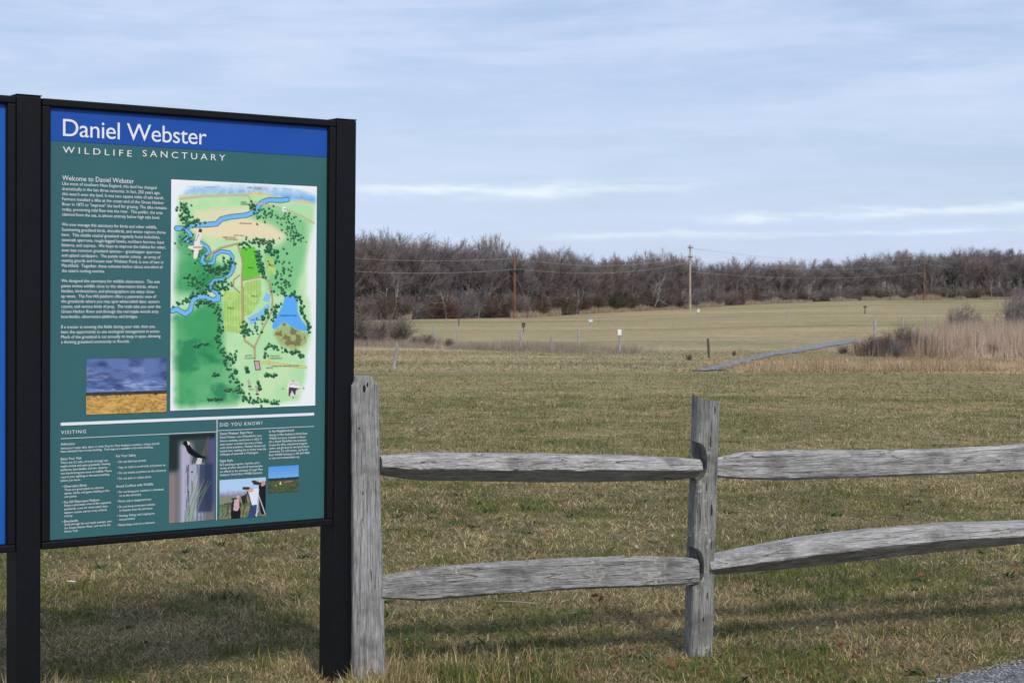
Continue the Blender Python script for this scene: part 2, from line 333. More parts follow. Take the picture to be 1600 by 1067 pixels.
# gravel paths
PA, PB = hit(1492, 1067), hit(1600, 1041)                       # edge of the near path
PDIR = (PB - PA)[:2] / np.linalg.norm((PB - PA)[:2]); PNRM = np.array([PDIR[1], -PDIR[0]])   # towards the path
def path_side(x, y):
    s = (x - PA[0]) * PDIR[0] + (y - PA[1]) * PDIR[1]
    return (x - PA[0]) * PNRM[0] + (y - PA[1]) * PNRM[1] + .05 * np.sin(s * 3.1) + .03 * np.sin(s * 9.7 + 1) + .02 * np.sin(s * 23)
def build_paths():
    n = 240; s = np.linspace(-9, 12, n); rows = []
    for k in (0, .25, .6, 1.2, 2.0, 2.6, 3.0):
        wig = (.05 * np.sin(s * 3.1) + .03 * np.sin(s * 9.7 + 1) + .02 * np.sin(s * 23)) * max(0, 1 - k) if k < 1 else .05 * np.sin(s * 2 + 2)
        x = PA[0] + PDIR[0] * s + PNRM[0] * (k - wig); y = PA[1] + PDIR[1] * s + PNRM[1] * (k - wig)
        rows.append(np.stack([x, y, terrain(x, y) + .008], -1))
    V = np.concatenate(rows); r = len(rows); i = np.arange(r - 1)[:, None]; j = np.arange(n - 1)[None]
    Q = np.stack([i * n + j, (i + 1) * n + j, (i + 1) * n + j + 1, i * n + j + 1], -1).reshape(-1, 4)
    link('path', mesh_arrays('path', V, [Q]), M['gravel'], kind='structure')
    # loose stones on its visible corner
    k = 16000; s = RNG.uniform(-.6, 3.0, k); q = RNG.uniform(0, 1, k) ** 1.3 * 1.6 - .06
    x = PA[0] + PDIR[0] * s + PNRM[0] * q; y = PA[1] + PDIR[1] * s + PNRM[1] * q
    r = RNG.uniform(.003, .0085, k); ang = RNG.uniform(0, 6.3, k)
    base = np.array([[1, 0, .3], [-.2, .9, .2], [-.9, -.1, .25], [.1, -1, .3], [.1, .1, .9]])
    B = base[None] * (1 + RNG.uniform(-.3, .3, (k, 5, 1))); ca, sa = np.cos(ang)[:, None], np.sin(ang)[:, None]
    W = np.stack([B[..., 0] * ca - B[..., 1] * sa, B[..., 0] * sa + B[..., 1] * ca, B[..., 2]], -1) * r[:, None, None]
    W += np.stack([x, y, terrain(x, y) + .008], -1)[:, None]
    f = np.array([[0, 1, 4], [1, 2, 4], [2, 3, 4], [3, 0, 4]]); F = (np.arange(k)[:, None, None] * 5 + f[None]).reshape(-1, 3)
    g = RNG.uniform(.07, .34, (k, 1)); C = np.repeat(np.concatenate([g, g, g * 1.05], 1), 5, 0)
    link('gravel', mesh_arrays('gravel', W.reshape(-1, 3), [F], C), M['stones'], kind='stuff', label='loose grey gravel on the path', cat='gravel')
    up = [(1083, 580), (1105, 574), (1128, 568), (1172, 556.5), (1206, 550), (1240, 545.5), (1290, 536), (1345, 529)]
    lo = [(1112, 580.5), (1130, 577.5), (1150, 572.5), (1184, 561.5), (1215, 555), (1248, 550.5), (1297, 541.5), (1350, 534)]
    tt = np.linspace(0, 7, 60)
    U = np.array([hit(np.interp(t, range(8), [p[0] for p in up]), np.interp(t, range(8), [p[1] for p in up])) for t in tt])
    Lo = np.array([hit(np.interp(t, range(8), [p[0] for p in lo]), np.interp(t, range(8), [p[1] for p in lo])) for t in tt])
    ks = np.linspace(0, 1, 7); V = np.concatenate([U * (1 - k) + Lo * k for k in ks])
    e = np.concatenate([np.full(60, k) for k in ks]); V[:, :2] += (RNG.normal(0, .1, (420, 2))) * ((e == 0) | (e == 1))[:, None]
    V[:, 2] = terrain(V[:, 0], V[:, 1]) + .035
    i = np.arange(6)[:, None]; j = np.arange(59)[None]
    Q = np.stack([i * 60 + j, (i + 1) * 60 + j, (i + 1) * 60 + j + 1, i * 60 + j + 1], -1).reshape(-1, 4)
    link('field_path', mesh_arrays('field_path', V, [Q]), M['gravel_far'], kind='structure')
build_paths()

# ------------------------------------------------------------------ blades of grass (also reeds)
def blades(x, y, z, length, width, lean, az, color, curl=.5, simple=False):
    n = len(x); d = np.stack([np.cos(az), np.sin(az), np.zeros(n)], -1); side = np.stack([-np.sin(az), np.cos(az), np.zeros(n)], -1)
    rot = RNG.uniform(-.9, .9, n)[:, None]; side = side * np.cos(rot) + d * np.sin(rot)
    p = np.stack([x, y, z], -1); up = np.array([[0, 0, 1.]])
    l = length[:, None]; la = lean[:, None]; lb = np.minimum(la * (1 + curl), 1.52)
    mid = p + (d * np.sin(la) + up * np.cos(la)) * l * .5; tip = mid + (d * np.sin(lb) + up * np.cos(lb)) * l * .5
    w = side * width[:, None] * .5
    if simple:
        V = np.stack([p - w, p + w, tip], 1).reshape(-1, 3); return V, np.zeros((0, 4), int), np.arange(n)[:, None] * 3 + np.array([[0, 1, 2]]), np.repeat(color, 3, 0)
    V = np.stack([p - w, p + w, mid - w * .85, mid + w * .85, tip], 1).reshape(-1, 3)
    b = np.arange(n)[:, None] * 5
    F4 = b + np.array([[0, 1, 3, 2]]); F3 = b + np.array([[2, 3, 4]])
    C = np.repeat(color, 5, 0); C = C.reshape(n, 5, 3); return V, F4, F3, C.reshape(-1, 3)
def merge_blades(sets):
    V, F4, F3, C, o = [], [], [], [], 0
    for v, a, b, c in sets: V.append(v); F4.append(a + o); F3.append(b + o); C.append(c); o += len(v)
    return np.concatenate(V), [np.concatenate(F4), np.concatenate(F3)], np.concatenate(C)
def wedge_points(d0, d1, n, margin=.39):
    d = np.sqrt(RNG.uniform(d0 * d0, d1 * d1, n)); a = RNG.uniform(-margin, margin, n)
    return d * np.sin(a), d * np.cos(a)
G_GREEN = np.array([[.11, .14, .027], [.15, .17, .036], [.08, .105, .025], [.20, .20, .05]])
G_STRAW = np.array([[.46, .35, .16], [.34, .25, .105], [.56, .45, .25], [.24, .15, .075], [.40, .32, .15]])
def turf_color(x, y, n, green_bias=0.):
    patch = fbm(x * 1.1, y * 1.1, 3) * .5 + fbm(x * 5, y * 5, 8, 3) * .5
    pg = np.clip((patch - .5) * 4.8 + .36 + green_bias, .06, .88)
    g = RNG.random(n) < pg
    c = np.where(g[:, None], G_GREEN[RNG.integers(0, 4, n)], G_STRAW[RNG.integers(0, 5, n)])
    return c * RNG.uniform(.6, 1.25, (n, 1)) * (.62 + .76 * fbm(x * 2.3 + 7, y * 2.3, 14, 4))[:, None], g
FENCE_A = hit(577, 1064); FENCE_B = hit(1097, 1026)
FDIR = (FENCE_B - FENCE_A)[:2]; FDIR = FDIR / np.linalg.norm(FDIR); FNRM = np.array([FDIR[1], -FDIR[0]])
def build_turf():
    sets = []
    for d0, d1, n, l0, l1, w in ((5.2, 9, 170000, .018, .06, .0036), (9, 15, 190000, .02, .055, .005), (15, 27, 200000, .025, .06, .010), (27, 48, 150000, .03, .07, .018), (42, 85, 90000, .06, .13, .035)):
        x, y = wedge_points(d0, d1, n, .42)
        keep = path_side(x, y) < RNG.normal(-.02, .05, n)
        if d0 == 27: keep &= RNG.random(n) < np.clip((48 - np.hypot(x, y)) / 10, 0, 1)
        x, y = x[keep], y[keep]; k = len(x)
        c, g = turf_color(x, y, k, -.05)
        if d0 > 20:
            zc = zone_color(x, y) * RNG.uniform(.55, 1.6, (k, 1)); q = np.clip((np.hypot(x, y) - 24) / 20, 0, 1)[:, None]; c = c * (1 - q) + zc * q
        ln = RNG.uniform(l0, l1, k) * np.where(g, .9, 1.05) * (.6 + .9 * fbm(x * 1.7, y * 1.7, 19, 3)); lean = np.where(g, RNG.uniform(.1, 1.1, k), RNG.uniform(.6, 1.5, k))
        sets.append(blades(x, y, terrain(x, y) - .004, ln, w * RNG.uniform(.6, 1.3, k), lean, RNG.uniform(0, 6.3, k), c, simple=d0 > 14))
    # unmown tufts along the fence line and round the posts
    k = 24000; s = RNG.uniform(-2.3, 3.4, k); q = RNG.normal(.08, .20, k)
    x = FENCE_A[0] + FDIR[0] * s + FNRM[0] * q; y = FENCE_A[1] + FDIR[1] * s + FNRM[1] * q
    tuft = fbm(x * 2.2, y * 2.2, 41, 3); keep = (tuft > .40) & (path_side(x, y) < -.1) & (RNG.random(k) < np.clip(1.0 - (s - .1) / .9, .10, 1)); x, y, tuft, s = x[keep], y[keep], tuft[keep], s[keep]; k = len(x)
    c, g = turf_color(x, y, k, -.2)
    ln = RNG.uniform(.04, .125, k) * np.clip((tuft - .28) * 3.6, .3, 1.1) * np.where(s > .8, .6, 1)
    sets.append(blades(x, y, terrain(x, y) - .006, ln, RNG.uniform(.002, .0042, k), RNG.uniform(.1, 1.15, k), RNG.uniform(0, 6.3, k), c * 1.05))
    # broad dark-green weeds
    k = 120; cx, cy = wedge_points(5.8, 12, k); m = 14
    x = np.repeat(cx, m) + RNG.normal(0, .02, k * m); y = np.repeat(cy, m) + RNG.normal(0, .02, k * m)
    kp = path_side(x, y) < -.1; x, y = x[kp], y[kp]; n = len(x)
    sets.append(blades(x, y, terrain(x, y), RNG.uniform(.03, .075, n), RNG.uniform(.008, .016, n), RNG.uniform(.7, 1.3, n), RNG.uniform(0, 6.3, n), np.array([[.05, .095, .022]]) * RNG.uniform(.7, 1.3, (n, 1))))
    # leaf crumbs and dead thatch lying in the turf
    k = 15000; x, y = wedge_points(5.3, 14, k); kp = (path_side(x, y) < .02) & (fbm(x * 1.6, y * 1.6, 52, 3) > .45); x, y = x[kp], y[kp]; k = len(x)
    sets.append(blades(x, y, terrain(x, y) + RNG.uniform(.0, .03, k), RNG.uniform(.012, .04, k), RNG.uniform(.006, .016, k), RNG.uniform(1.0, 1.5, k), RNG.uniform(0, 6.3, k), np.array([[.09, .05, .03], [.14, .075, .045], [.05, .035, .025], [.22, .15, .09], [.30, .26, .21]])[RNG.integers(0, 5, k)] * RNG.uniform(.6, 1.2, (k, 1))))
    V, F, C = merge_blades(sets)
    link('grass', mesh_arrays('grass', V, F, C), M['grass'], kind='stuff', label='short winter lawn of mixed green and straw blades', cat='grass')
build_turf()
def leaf_mesh(seed):
    r = random.Random(seed); bm = bmesh.new(); n = 9; top = []
    L_ = r.uniform(.8, 1.1); W_ = r.uniform(.45, .7)
    mid = [bm.verts.new((-.5 * L_ + L_ * i / (n - 1), 0, .12 * math.sin(i * .8 + seed))) for i in range(n)]
    for sgn in (-1, 1):
        ed = [bm.verts.new((-.5 * L_ + L_ * i / (n - 1), sgn * W_ * .5 * math.sin(math.pi * (i + .05) / (n - .9)) * (1 if i % 2 else .68), .12 * math.sin(i * .8 + seed) + .16 * r.uniform(.3, 1.2))) for i in range(n)]
        for i in range(n - 1):
            f = [mid[i], mid[i + 1], ed[i + 1], ed[i]]
            bm.faces.new(f if sgn > 0 else f[::-1])
    return bm_mesh('fallen_leaf', bm)
def build_leaves():
    ms = [leaf_mesh(s) for s in range(4)]; ms2 = [m.copy() for m in ms]
    for m in ms: m.materials.append(M['leaf'])
    for m in ms2: m.materials.append(M['leaf2'])
    spots = [(672, 845), (705, 812), (727, 796), (738, 872), (930, 938), (940, 942), (812, 716), (860, 1010), (770, 960), (735, 1012), (1040, 985), (1185, 988), (1055, 965), (1410, 795), (1420, 802), (1415, 990),
             (1310, 1010), (1335, 1035), (1350, 1022), (1412, 1054), (1485, 1022), (1300, 1040), (1520, 932), (1230, 1058), (1180, 1060), (1100, 1058), (1050, 1045), (760, 1063), (900, 1058), (830, 1040),
             (362, 934), (410, 876), (375, 865), (1500, 960), (1440, 905), (1570, 1000), (1590, 1010), (690, 1060), (960, 1050), (1010, 1060)]
    for i, (u, v) in enumerate(spots):
        p = hit(u, v); tan = i % 3 == 0
        o = link('fallen_leaf', (ms2 if tan else ms)[i % 4], label='curled tan dry leaf lying on the lawn' if tan else 'curled russet dry leaf lying on the lawn', cat='leaf', group='dry leaves fallen on the lawn', loc=(p[0], p[1], p[2] + .022))
        s = random.uniform(.035, .06); o.scale = (s, s, s); o.rotation_euler = (random.uniform(-.5, .5), random.uniform(-.5, .5), random.uniform(0, 6))
    for name, u, v, ln, rz, lab in (('wood_chip', 112, 917, .06, -.35, 'pale split wood chip lying near the black sign post'), ('dead_stick', 808, 950, .22, -.25, 'bleached thin stick lying behind the lower rail')):
        p = hit(u, v); bm = bmesh.new(); k = 8
        rings = []
        for i in range(k):
            t = i / (k - 1); rr = ln * (.12 if name == 'wood_chip' else .03) * (math.sin(math.pi * (t * .86 + .07)) * .9 + .1)
            rings.append([bm.verts.new((ln * (t - .5), rr * math.cos(a) + .03 * ln * math.sin(t * 5), rr * .5 * math.sin(a))) for a in np.linspace(0, 2 * math.pi, 7)[:-1]])
        for a, b in zip(rings, rings[1:]):
            for j in range(6): bm.faces.new((a[j], a[(j + 1) % 6], b[(j + 1) % 6], b[j]))
        bm.faces.new(rings[0][::-1]); bm.faces.new(rings[-1])
        o = link(name, bm_mesh(name, bm), M['feather'] if name == 'wood_chip' else M['stick'], label=lab, cat='wood chip' if name == 'wood_chip' else 'stick', loc=(p[0], p[1], p[2] + .03)); o.rotation_euler.z = rz
build_leaves()

# ------------------------------------------------------------------ split-rail fence in front
FAX = (np.array([FDIR[0], FDIR[1], 0]), np.array([-FNRM[0], -FNRM[1], 0]), np.array([0, 0, 1.]))     # along, back, up
def post_mesh(name, w0, w1, h, lean, round_top, seed, holes):
    """split post; local x along the fence, y away from the viewer; holes: heights of rail slots cut right through"""
    r = np.random.default_rng(seed); bm = bmesh.new(); nz = 46; ns = 20; rings = []
    for i in range(nz + 1):
        z = -.35 + (h + .35) * i / nz; t = max(0, z / h); w = w0 + (w1 - w0) * t; ring = []
        for k in range(ns):
            a = 2 * math.pi * (k + .5) / ns; c, s = math.cos(a), math.sin(a); e = .30
            px = math.copysign(abs(c) ** e, c); py = math.copysign(abs(s) ** e, s)
            nz_ = float(vnoise(k * .9 + seed * 7, z * 3.0, seed)) - .5; n2 = float(vnoise(k * 1.7 + seed, z * 17, seed + 3)) - .5
            f = 1 + .06 * nz_ + .045 * n2
            x = px * w * .5 * f; y = py * w * .5 * f; zz = z
            if round_top:
                q = (h - z) / (w * .42)
                if q < 1: x *= math.sqrt(max(0, 1 - (1 - q) ** 2)) * .45 + .55
            elif i == nz: zz = z - .014 * px + .022 * (float(vnoise(k * 2.3, 4.4, seed + 9)) - .5)
            ring.append(bm.verts.new((x + lean[0] * t, y + lean[1] * t, zz)))
        rings.append(ring)
    for a, b in zip(rings, rings[1:]):
        for k in range(ns): bm.faces.new((a[k], a[(k + 1) % ns], b[(k + 1) % ns], b[k]))
    bm.faces.new(rings[0][::-1]); bm.faces.new(rings[-1])
    bmesh.ops.recalc_face_normals(bm, faces=bm.faces[:])
    me = bm_mesh(name, bm)
    if not holes: return me
    o = bpy.data.objects.new('cut', me); COL.objects.link(o)
    cb = bmesh.new()
    for (zc, hh, ww) in holes:
        vs = []
        for sy in (-.2, .02):
            ring = []
            for k in range(20):
                a = 2 * math.pi * k / 20
                ring.append(cb.verts.new((-w0 * .5 + ww * math.cos(a) + lean[0] * zc / h, sy + lean[1] * zc / h, zc + hh * math.copysign(abs(math.sin(a)) ** .8, math.sin(a)))))
            vs.append(ring)
        for k in range(20): cb.faces.new((vs[0][k], vs[0][(k + 1) % 20], vs[1][(k + 1) % 20], vs[1][k]))
        cb.faces.new(vs[0][::-1]); cb.faces.new(vs[1])
    bmesh.ops.recalc_face_normals(cb, faces=cb.faces[:])
    cm = bm_mesh('cutter', cb); co = bpy.data.objects.new('cutter', cm); COL.objects.link(co)
    md = o.modifiers.new('b', 'BOOLEAN'); md.operation = 'DIFFERENCE'; md.object = co; md.solver = 'EXACT'
    dg = bpy.context.evaluated_depsgraph_get(); res = bpy.data.meshes.new_from_object(o.evaluated_get(dg))
    bpy.data.objects.remove(o); bpy.data.objects.remove(co); res.name = name; return res
def place_post(name, base, me, mat, label):
    o = link(name, me, mat, label=label, cat='fence post', group='posts of the split-rail fence', loc=tuple(base)); o.rotation_euler.z = math.atan2(FDIR[1], FDIR[0]); return o
ctrA = FENCE_A[:2] - FNRM * .05; ctrB = FENCE_B[:2] - FNRM * .045
baseA = np.array([*ctrA, 0.]); baseB = np.array([*ctrB, 0.]); baseC = np.array([*(ctrB + FDIR * 2.45), 0.])
topA = at_depth(570, 588, ctrA[1])[2]; topB = at_depth(1108, 624, ctrB[1])[2]
zr = lambda u, v, y: at_depth(u, v, y)[2]
hB = (zr(1090, 722, ctrB[1]), zr(1090, 884, ctrB[1]))
pA = place_post('fence_post', baseA, post_mesh('fence_post', .132, .108, topA, (-.012, 0), True, 3, None), M['wood_post'], 'smooth grey square fence post with rounded top beside the black sign post')
pB = place_post('fence_post', baseB, post_mesh('fence_post', .098, .094, topB, (.03, 0), False, 5, [(hB[0] + .008, .080, .045), (hB[1] + .004, .080, .045)]), M['wood_post_lichen'], 'lichen-spotted grey fence post with rail slots cut through it')
pC = place_post('fence_post', baseC, post_mesh('fence_post', .10, .095, 1.1, (-.02, 0), False, 8, [(.80, .07, .045), (.62, .07, .045)]), M['wood_post_lichen'], 'grey fence post where the long rails end beside the gravel path')
def rail(name, ctl, sa, sb, section, mat, seed, label, depth=.09, back=0.0):
    """ctl: (u, v_top, v_bottom) read along the rail; sa..sb: run along the fence line in metres from post A"""
    r = np.random.default_rng(seed); n = 150; sec = np.array(section, float); k0 = len(sec)
    # resample the section to 26 points
    cl = np.vstack([sec, sec[:1]]); L = np.concatenate([[0], np.cumsum(np.linalg.norm(np.diff(cl, axis=0), axis=1))]); q = np.linspace(0, L[-1], 27)[:-1]
    q = np.sort(np.concatenate([q[np.min(np.abs(q[:, None] - L[None, :-1]), 1) > .03], L[:-1]])); sec = np.stack([np.interp(q, L, cl[:, 0]), np.interp(q, L, cl[:, 1])], -1); k = len(sec)
    V = []
    for i in range(n):
        t = i / (n - 1); s = sa + (sb - sa) * t
        p = ctrA + FDIR * s - FNRM * back
        u = 800 + FPX * p[0] / (p[1] * CP); 
        for _ in range(3): u = 800 + FPX * p[0] / (p[1] * CP + .7 * SP)
        vt = np.interp(u, [c[0] for c in ctl], [c[1] for c in ctl]); vb = np.interp(u, [c[0] for c in ctl], [c[2] for c in ctl])
        zt, zb = zr(u, vt, p[1]), zr(u, vb, p[1]); zc = (zt + zb) / 2; hh = (zt - zb)
        dp = depth * (.55 + .45 * min(1, hh / .095)) * (.9 + .2 * float(vnoise(t * 6, seed, seed)))
        for j in range(k):
            a = sec[j]; g = 1 + .13 * (float(vnoise(j * .8 + 3, t * 8, seed + 1)) - .5) + .10 * (float(vnoise(j * 2.1, t * 30, seed + 2)) - .5) + .05 * (float(vnoise(j * 3.7, t * 90, seed + 5)) - .5)
            yy = a[0] * dp * g; z = zc + a[1] * hh * (1 + .5 * (g - 1))
            V.append([p[0] - FNRM[0] * yy, p[1] - FNRM[1] * yy, z])
    V = np.array(V); i = np.arange(n - 1)[:, None]; j = np.arange(k)[None]; jn = (j + 1) % k
    Q = np.stack([i * k + j, i * k + jn, (i + 1) * k + jn, (i + 1) * k + j], -1).reshape(-1, 4)
    o0 = V.mean(0); ang = math.atan2(FDIR[1], FDIR[0]); ca, sa_ = math.cos(-ang), math.sin(-ang); W = V - o0
    W = np.stack([W[:, 0] * ca - W[:, 1] * sa_, W[:, 0] * sa_ + W[:, 1] * ca, W[:, 2]], -1)
    me = mesh_arrays(name, W, [Q, np.arange(k)[None], (np.arange(k) + (n - 1) * k)[None, ::-1]])
    bm = bmesh.new(); bm.from_mesh(me); bmesh.ops.recalc_face_normals(bm, faces=bm.faces[:]); bm.to_mesh(me); bm.free()
    o = link(name, me, mat, label=label, cat='fence rail', group='rails of the split-rail fence', loc=tuple(o0)); o.rotation_euler.z = ang
SPAN = float((ctrB - ctrA) @ FDIR)
def knot(po, u, v, wpx, hpx, seed):
    """knot hole or check on the post's front face"""
    q = po.matrix_basis.to_translation(); rr = random.Random(seed); me = po.data; n0 = np.array([FNRM[0], FNRM[1], 0.]); r = ray(u, v)
    loc = po.matrix_basis.inverted(); a = loc @ Vector((0, 0, EYE)); b = loc.to_3x3() @ Vector(r)
    bm = bmesh.new(); bm.from_mesh(me); from mathutils.bvhtree import BVHTree
    hitp, nrm, _, _ = BVHTree.FromBMesh(bm).ray_cast(a, b.normalized()); bm.free()
    if hitp is None: return
    k = 12; d = q.y; bm = bmesh.new(); sx, sz = wpx / FPX * d / 2, hpx / FPX * d / 2; t = nrm.cross(Vector((0, 0, 1))).normalized(); w = t.cross(nrm)
    rim = [bm.verts.new(hitp + nrm * .0015 + t * (sx * math.cos(x) * rr.uniform(.7, 1.2)) + w * (sz * math.sin(x) * rr.uniform(.8, 1.15))) for x in np.linspace(0, 2 * math.pi, k + 1)[:-1]]
    c = bm.verts.new(hitp + nrm * .0008)
    for i in range(k): bm.faces.new((c, rim[i], rim[(i + 1) % k]))
    link('knot', bm_mesh('knot', bm), M['knot'], po)
for i, a in enumerate(((pA, 561, 669, 3.5, 2.6), (pA, 569, 607, 5, 12), (pA, 574, 601, 3, 8), (pA, 567, 770, 1.6, 7), (pA, 590, 690, 1.4, 16), (pA, 580, 900, 1.3, 22), (pB, 1112, 797, 3, 19), (pB, 1099, 967, 3, 7), (pB, 1105, 930, 2.4, 12), (pB, 1117, 640, 2, 14), (pB, 1110, 690, 1.5, 20), (pB, 1104, 760, 1.4, 14), (pB, 1112, 850, 1.4, 18))): knot(*a, i)
under = [(-.28, .5), (-.46, .36), (-.56, .02), (-.53, -.03), (.06, -.5), (.34, -.47), (.46, -.3), (.5, 0), (.4, .45)]
flat = [(-.25, .5), (-.46, .38), (-.5, -.40), (-.3, -.5), (.35, -.5), (.5, -.1), (.4, .42)]
mild = [(-.28, .5), (-.48, .33), (-.52, -.26), (-.4, -.38), (-.1, -.5), (.35, -.48), (.5, 0), (.4, .45)]
rail('fence_rail', [(590, 712, 742), (615, 710, 745), (650, 708, 750), (700, 707, 752), (860, 708, 754), (1000, 712, 752), (1060, 714, 750), (1090, 717, 746), (1110, 719, 744)], .05, SPAN - .012, under, M['wood_rail'], 21, 'upper grey rail with dark undercut between the round-topped and lichened posts', .125, -.012)
rail('fence_rail', [(590, 900, 932), (605, 897, 933), (660, 886, 936), (780, 876, 927), (900, 869, 918), (1000, 867, 915), (1070, 869, 912), (1100, 876, 907), (1112, 880, 903)], .05, SPAN - .014, flat, M['wood_rail_lichen'], 22, 'lower grey rail with pale lichen spots between the round-topped and lichened posts', .09, -.012)
rail('fence_rail', [(1105, 716, 742), (1132, 712, 746), (1160, 705, 748), (1230, 702, 749), (1350, 702, 745), (1480, 700, 740), (1600, 692, 735), (1800, 690, 730)], SPAN + .03, SPAN + 2.42, flat, M['wood_rail'], 23, 'broad upper rail running from the lichened post past the gravel path', .085)
rail('fence_rail', [(1105, 872, 898), (1130, 864, 898), (1200, 850, 892), (1260, 838, 887), (1360, 826, 875), (1480, 817, 862), (1600, 814, 850), (1800, 812, 846)], SPAN + .03, SPAN + 2.42, under, M['wood_rail'], 24, 'lower rail rising away from the lichened post with cracked dark underside', .14)

# ------------------------------------------------------------------ information sign
YAW, LEAN, TILT, PW, PH = .597, .0106, -.0064, 1.0743, 1.4992
so_ = np.array([-1.6079, 5.516, .6513])
_ex = np.array([math.cos(YAW), math.sin(YAW), 0]); SN = np.array([math.sin(YAW), -math.cos(YAW), 0])
_ez = np.array([0, 0, 1.]) * math.cos(TILT) - SN * math.sin(TILT)
SA = _ex * math.cos(LEAN) - _ez * math.sin(LEAN); SB = _ez * math.cos(LEAN) + _ex * math.sin(LEAN); SN = np.cross(SA, SB)
SAX = (SA, SB, SN)
def S(s, t, w=0.): return so_ + np.outer(np.atleast_1d(s), SA) + np.outer(np.atleast_1d(t), SB) + np.outer(np.broadcast_to(w, np.atleast_1d(s).shape), SN)
def to_panel(u, v):
    """pixel of the photograph -> (s, t) on the panel's plane"""
    r = ray(u, v); c = np.array([0, 0, EYE]); k = ((so_ - c) @ SN) / (r @ SN); p = c + r * k - so_
    return float(p @ SA), float(p @ SB)
FR, FT = .027, .025; POSTW, POSTD = .085, .115
def sign_base(s): 
    p = S(s, 0)[0]; k = p[2] / SB[2]; q = p - SB * k; return (q[0], q[1], 0.)
def frame(parent, s0):
    fo = .018
    part('frame_bar', *box_vf(so_, SAX, s0 - FR, s0 + PW + FR, PH, PH + FT, -.03, fo, .004), M['black'], parent)
    part('frame_bar', *box_vf(so_, SAX, s0 - FR, s0 + PW + FR, -FT, 0, -.03, fo, .004), M['black'], parent)
    part('frame_bar', *box_vf(so_, SAX, s0 - FR, s0, .001, PH - .001, -.03, fo - .001, .004), M['black'], parent)
    part('frame_bar', *box_vf(so_, SAX, s0 + PW, s0 + PW + FR, .001, PH - .001, -.03, fo - .001, .004), M['black'], parent)
    # rubber bead inside the frame
    for a, b, c, d in ((0, PW, PH - .004, PH), (0, PW, 0, .004), (0, .004, .004, PH - .004), (PW - .004, PW, .004, PH - .004)):
        part('glazing_bead', *box_vf(so_, SAX, s0 + a, s0 + b, c, d, .001, .008), M['black'], parent)
sign = thing('information_sign', 'green and blue information sign with illustrated trail map on black posts', 'sign', sign_base(PW / 2), 'panels of the information board')
frame(sign, 0)
def sign_post(parent, s0):
    part('post', *box_vf(so_, SAX, s0, s0 + POSTW, -1.15, PH + FT + .004, .016 - POSTD, .016, .005), M['black'], parent)
    part('post_cap', *box_vf(so_, SAX, s0 - .001, s0 + POSTW + .001, PH + FT + .0045, PH + FT + .0085, .016 - POSTD - .001, .017, .0015), M['black'], parent)
sign_post(sign, -FR - .003 - POSTW); sign_post(sign, PW + FR + .003)
bl = to_panel(80, 220.4)[1]; br = to_panel(512.7, 245.4)[1]; BAND = (bl + br) / 2
part('panel', *box_vf(so_, SAX, 0, PW, 0, PH, -.02, 0), M['panel_green'], sign)
part('title_band', *box_vf(so_, SAX, .0, PW, BAND, PH, .0002, .0012), M['panel_blue'], sign)
s2 = -(PW + 2 * FR + .003 + POSTW + .003)
sign2 = thing('information_sign', 'plain blue information panel on the far side of the shared black post', 'sign', sign_base(s2 + PW / 2), 'panels of the information board')
frame(sign2, s2); part('panel', *box_vf(so_, SAX, s2, s2 + PW, 0, PH, -.02, 0), M['panel_blue2'], sign2); sign_post(sign2, s2 - FR - .003 - POSTW)

_tcache = {}
def text_mesh(body, spacing=1.0, res=3):
    c = bpy.data.curves.new('lettering', 'FONT'); c.body = body; c.size = 1; c.space_character = spacing; c.resolution_u = res
    o = bpy.data.objects.new('lettering', c); COL.objects.link(o); dg = bpy.context.evaluated_depsgraph_get(); dg.update()
    m = bpy.data.meshes.new_from_object(o.evaluated_get(dg)); n = len(m.vertices); co = np.zeros(n * 3); m.vertices.foreach_get('co', co); co = co.reshape(-1, 3)
    m.calc_loop_triangles(); tri = np.array([t.vertices[:] for t in m.loop_triangles]).reshape(-1, 3)
    bpy.data.objects.remove(o); bpy.data.curves.remove(c); bpy.data.meshes.remove(m); return co, tri
CAPH = .682
def lettering(name, lines, w=.0022, res=2):
    """lines: (text, u, v of the baseline's start, u of its end, cap height in px, letter spacing)"""
    VV, FF, o = [], [], 0
    for tx, u, v, ue, ch, sp in lines:
        co, tri = text_mesh(tx, sp, res)
        if not len(co): continue
        s, t = to_panel(u, v); x0, x1 = co[:, 0].min(), co[:, 0].max()
        v2 = v + (ue - u) * (.066 + (v - 160) / 690 * -.172)          # the row's slope in the photo
        se = to_panel(ue, v2)[0]; cap = to_panel(u, v - ch)[1] - t
        VV.append(S(s + (co[:, 0] - x0) * (se - s) / (x1 - x0), t + co[:, 1] * cap / CAPH, w)); FF.append(tri + o); o += len(co)
    return part(name, np.concatenate(VV), [np.concatenate(FF)], M['white'], sign)
lettering('title_lettering', [('Daniel Webster', 98.1, 212.6, 322.4, 26.5, .96)], res=6)
lettering('subtitle_word', [('WILDLIFE', 97.8, 239.1, 205.5, 9.8, 1.55)], res=4); lettering('subtitle_word', [('SANCTUARY', 222.5, 244.6, 351.5, 9.8, 1.55)], res=4)
lettering('heading_lettering', [('Welcome to Daniel Webster', 97, 281.8, 208.9, 7.6, 1)], res=3)
Z7 = 1352 / 190
p1 = [("Like most of southern New England, this land has changed", 1167), ("dramatically in the last three centuries. In fact, 250 years ago,", 1210), ("this wasn't even dry land. It was two square miles of salt marsh.", 1252), ("Farmers installed a dike at the ocean end of the Green Harbor", 1250), ('River in 1872 to "improve" the land for grazing. The dike remains', 1280), ("today, preventing tidal flow into the river.  This polder, the area", 1235), ("claimed from the sea, is almost entirely below high tide level.", 1205)]
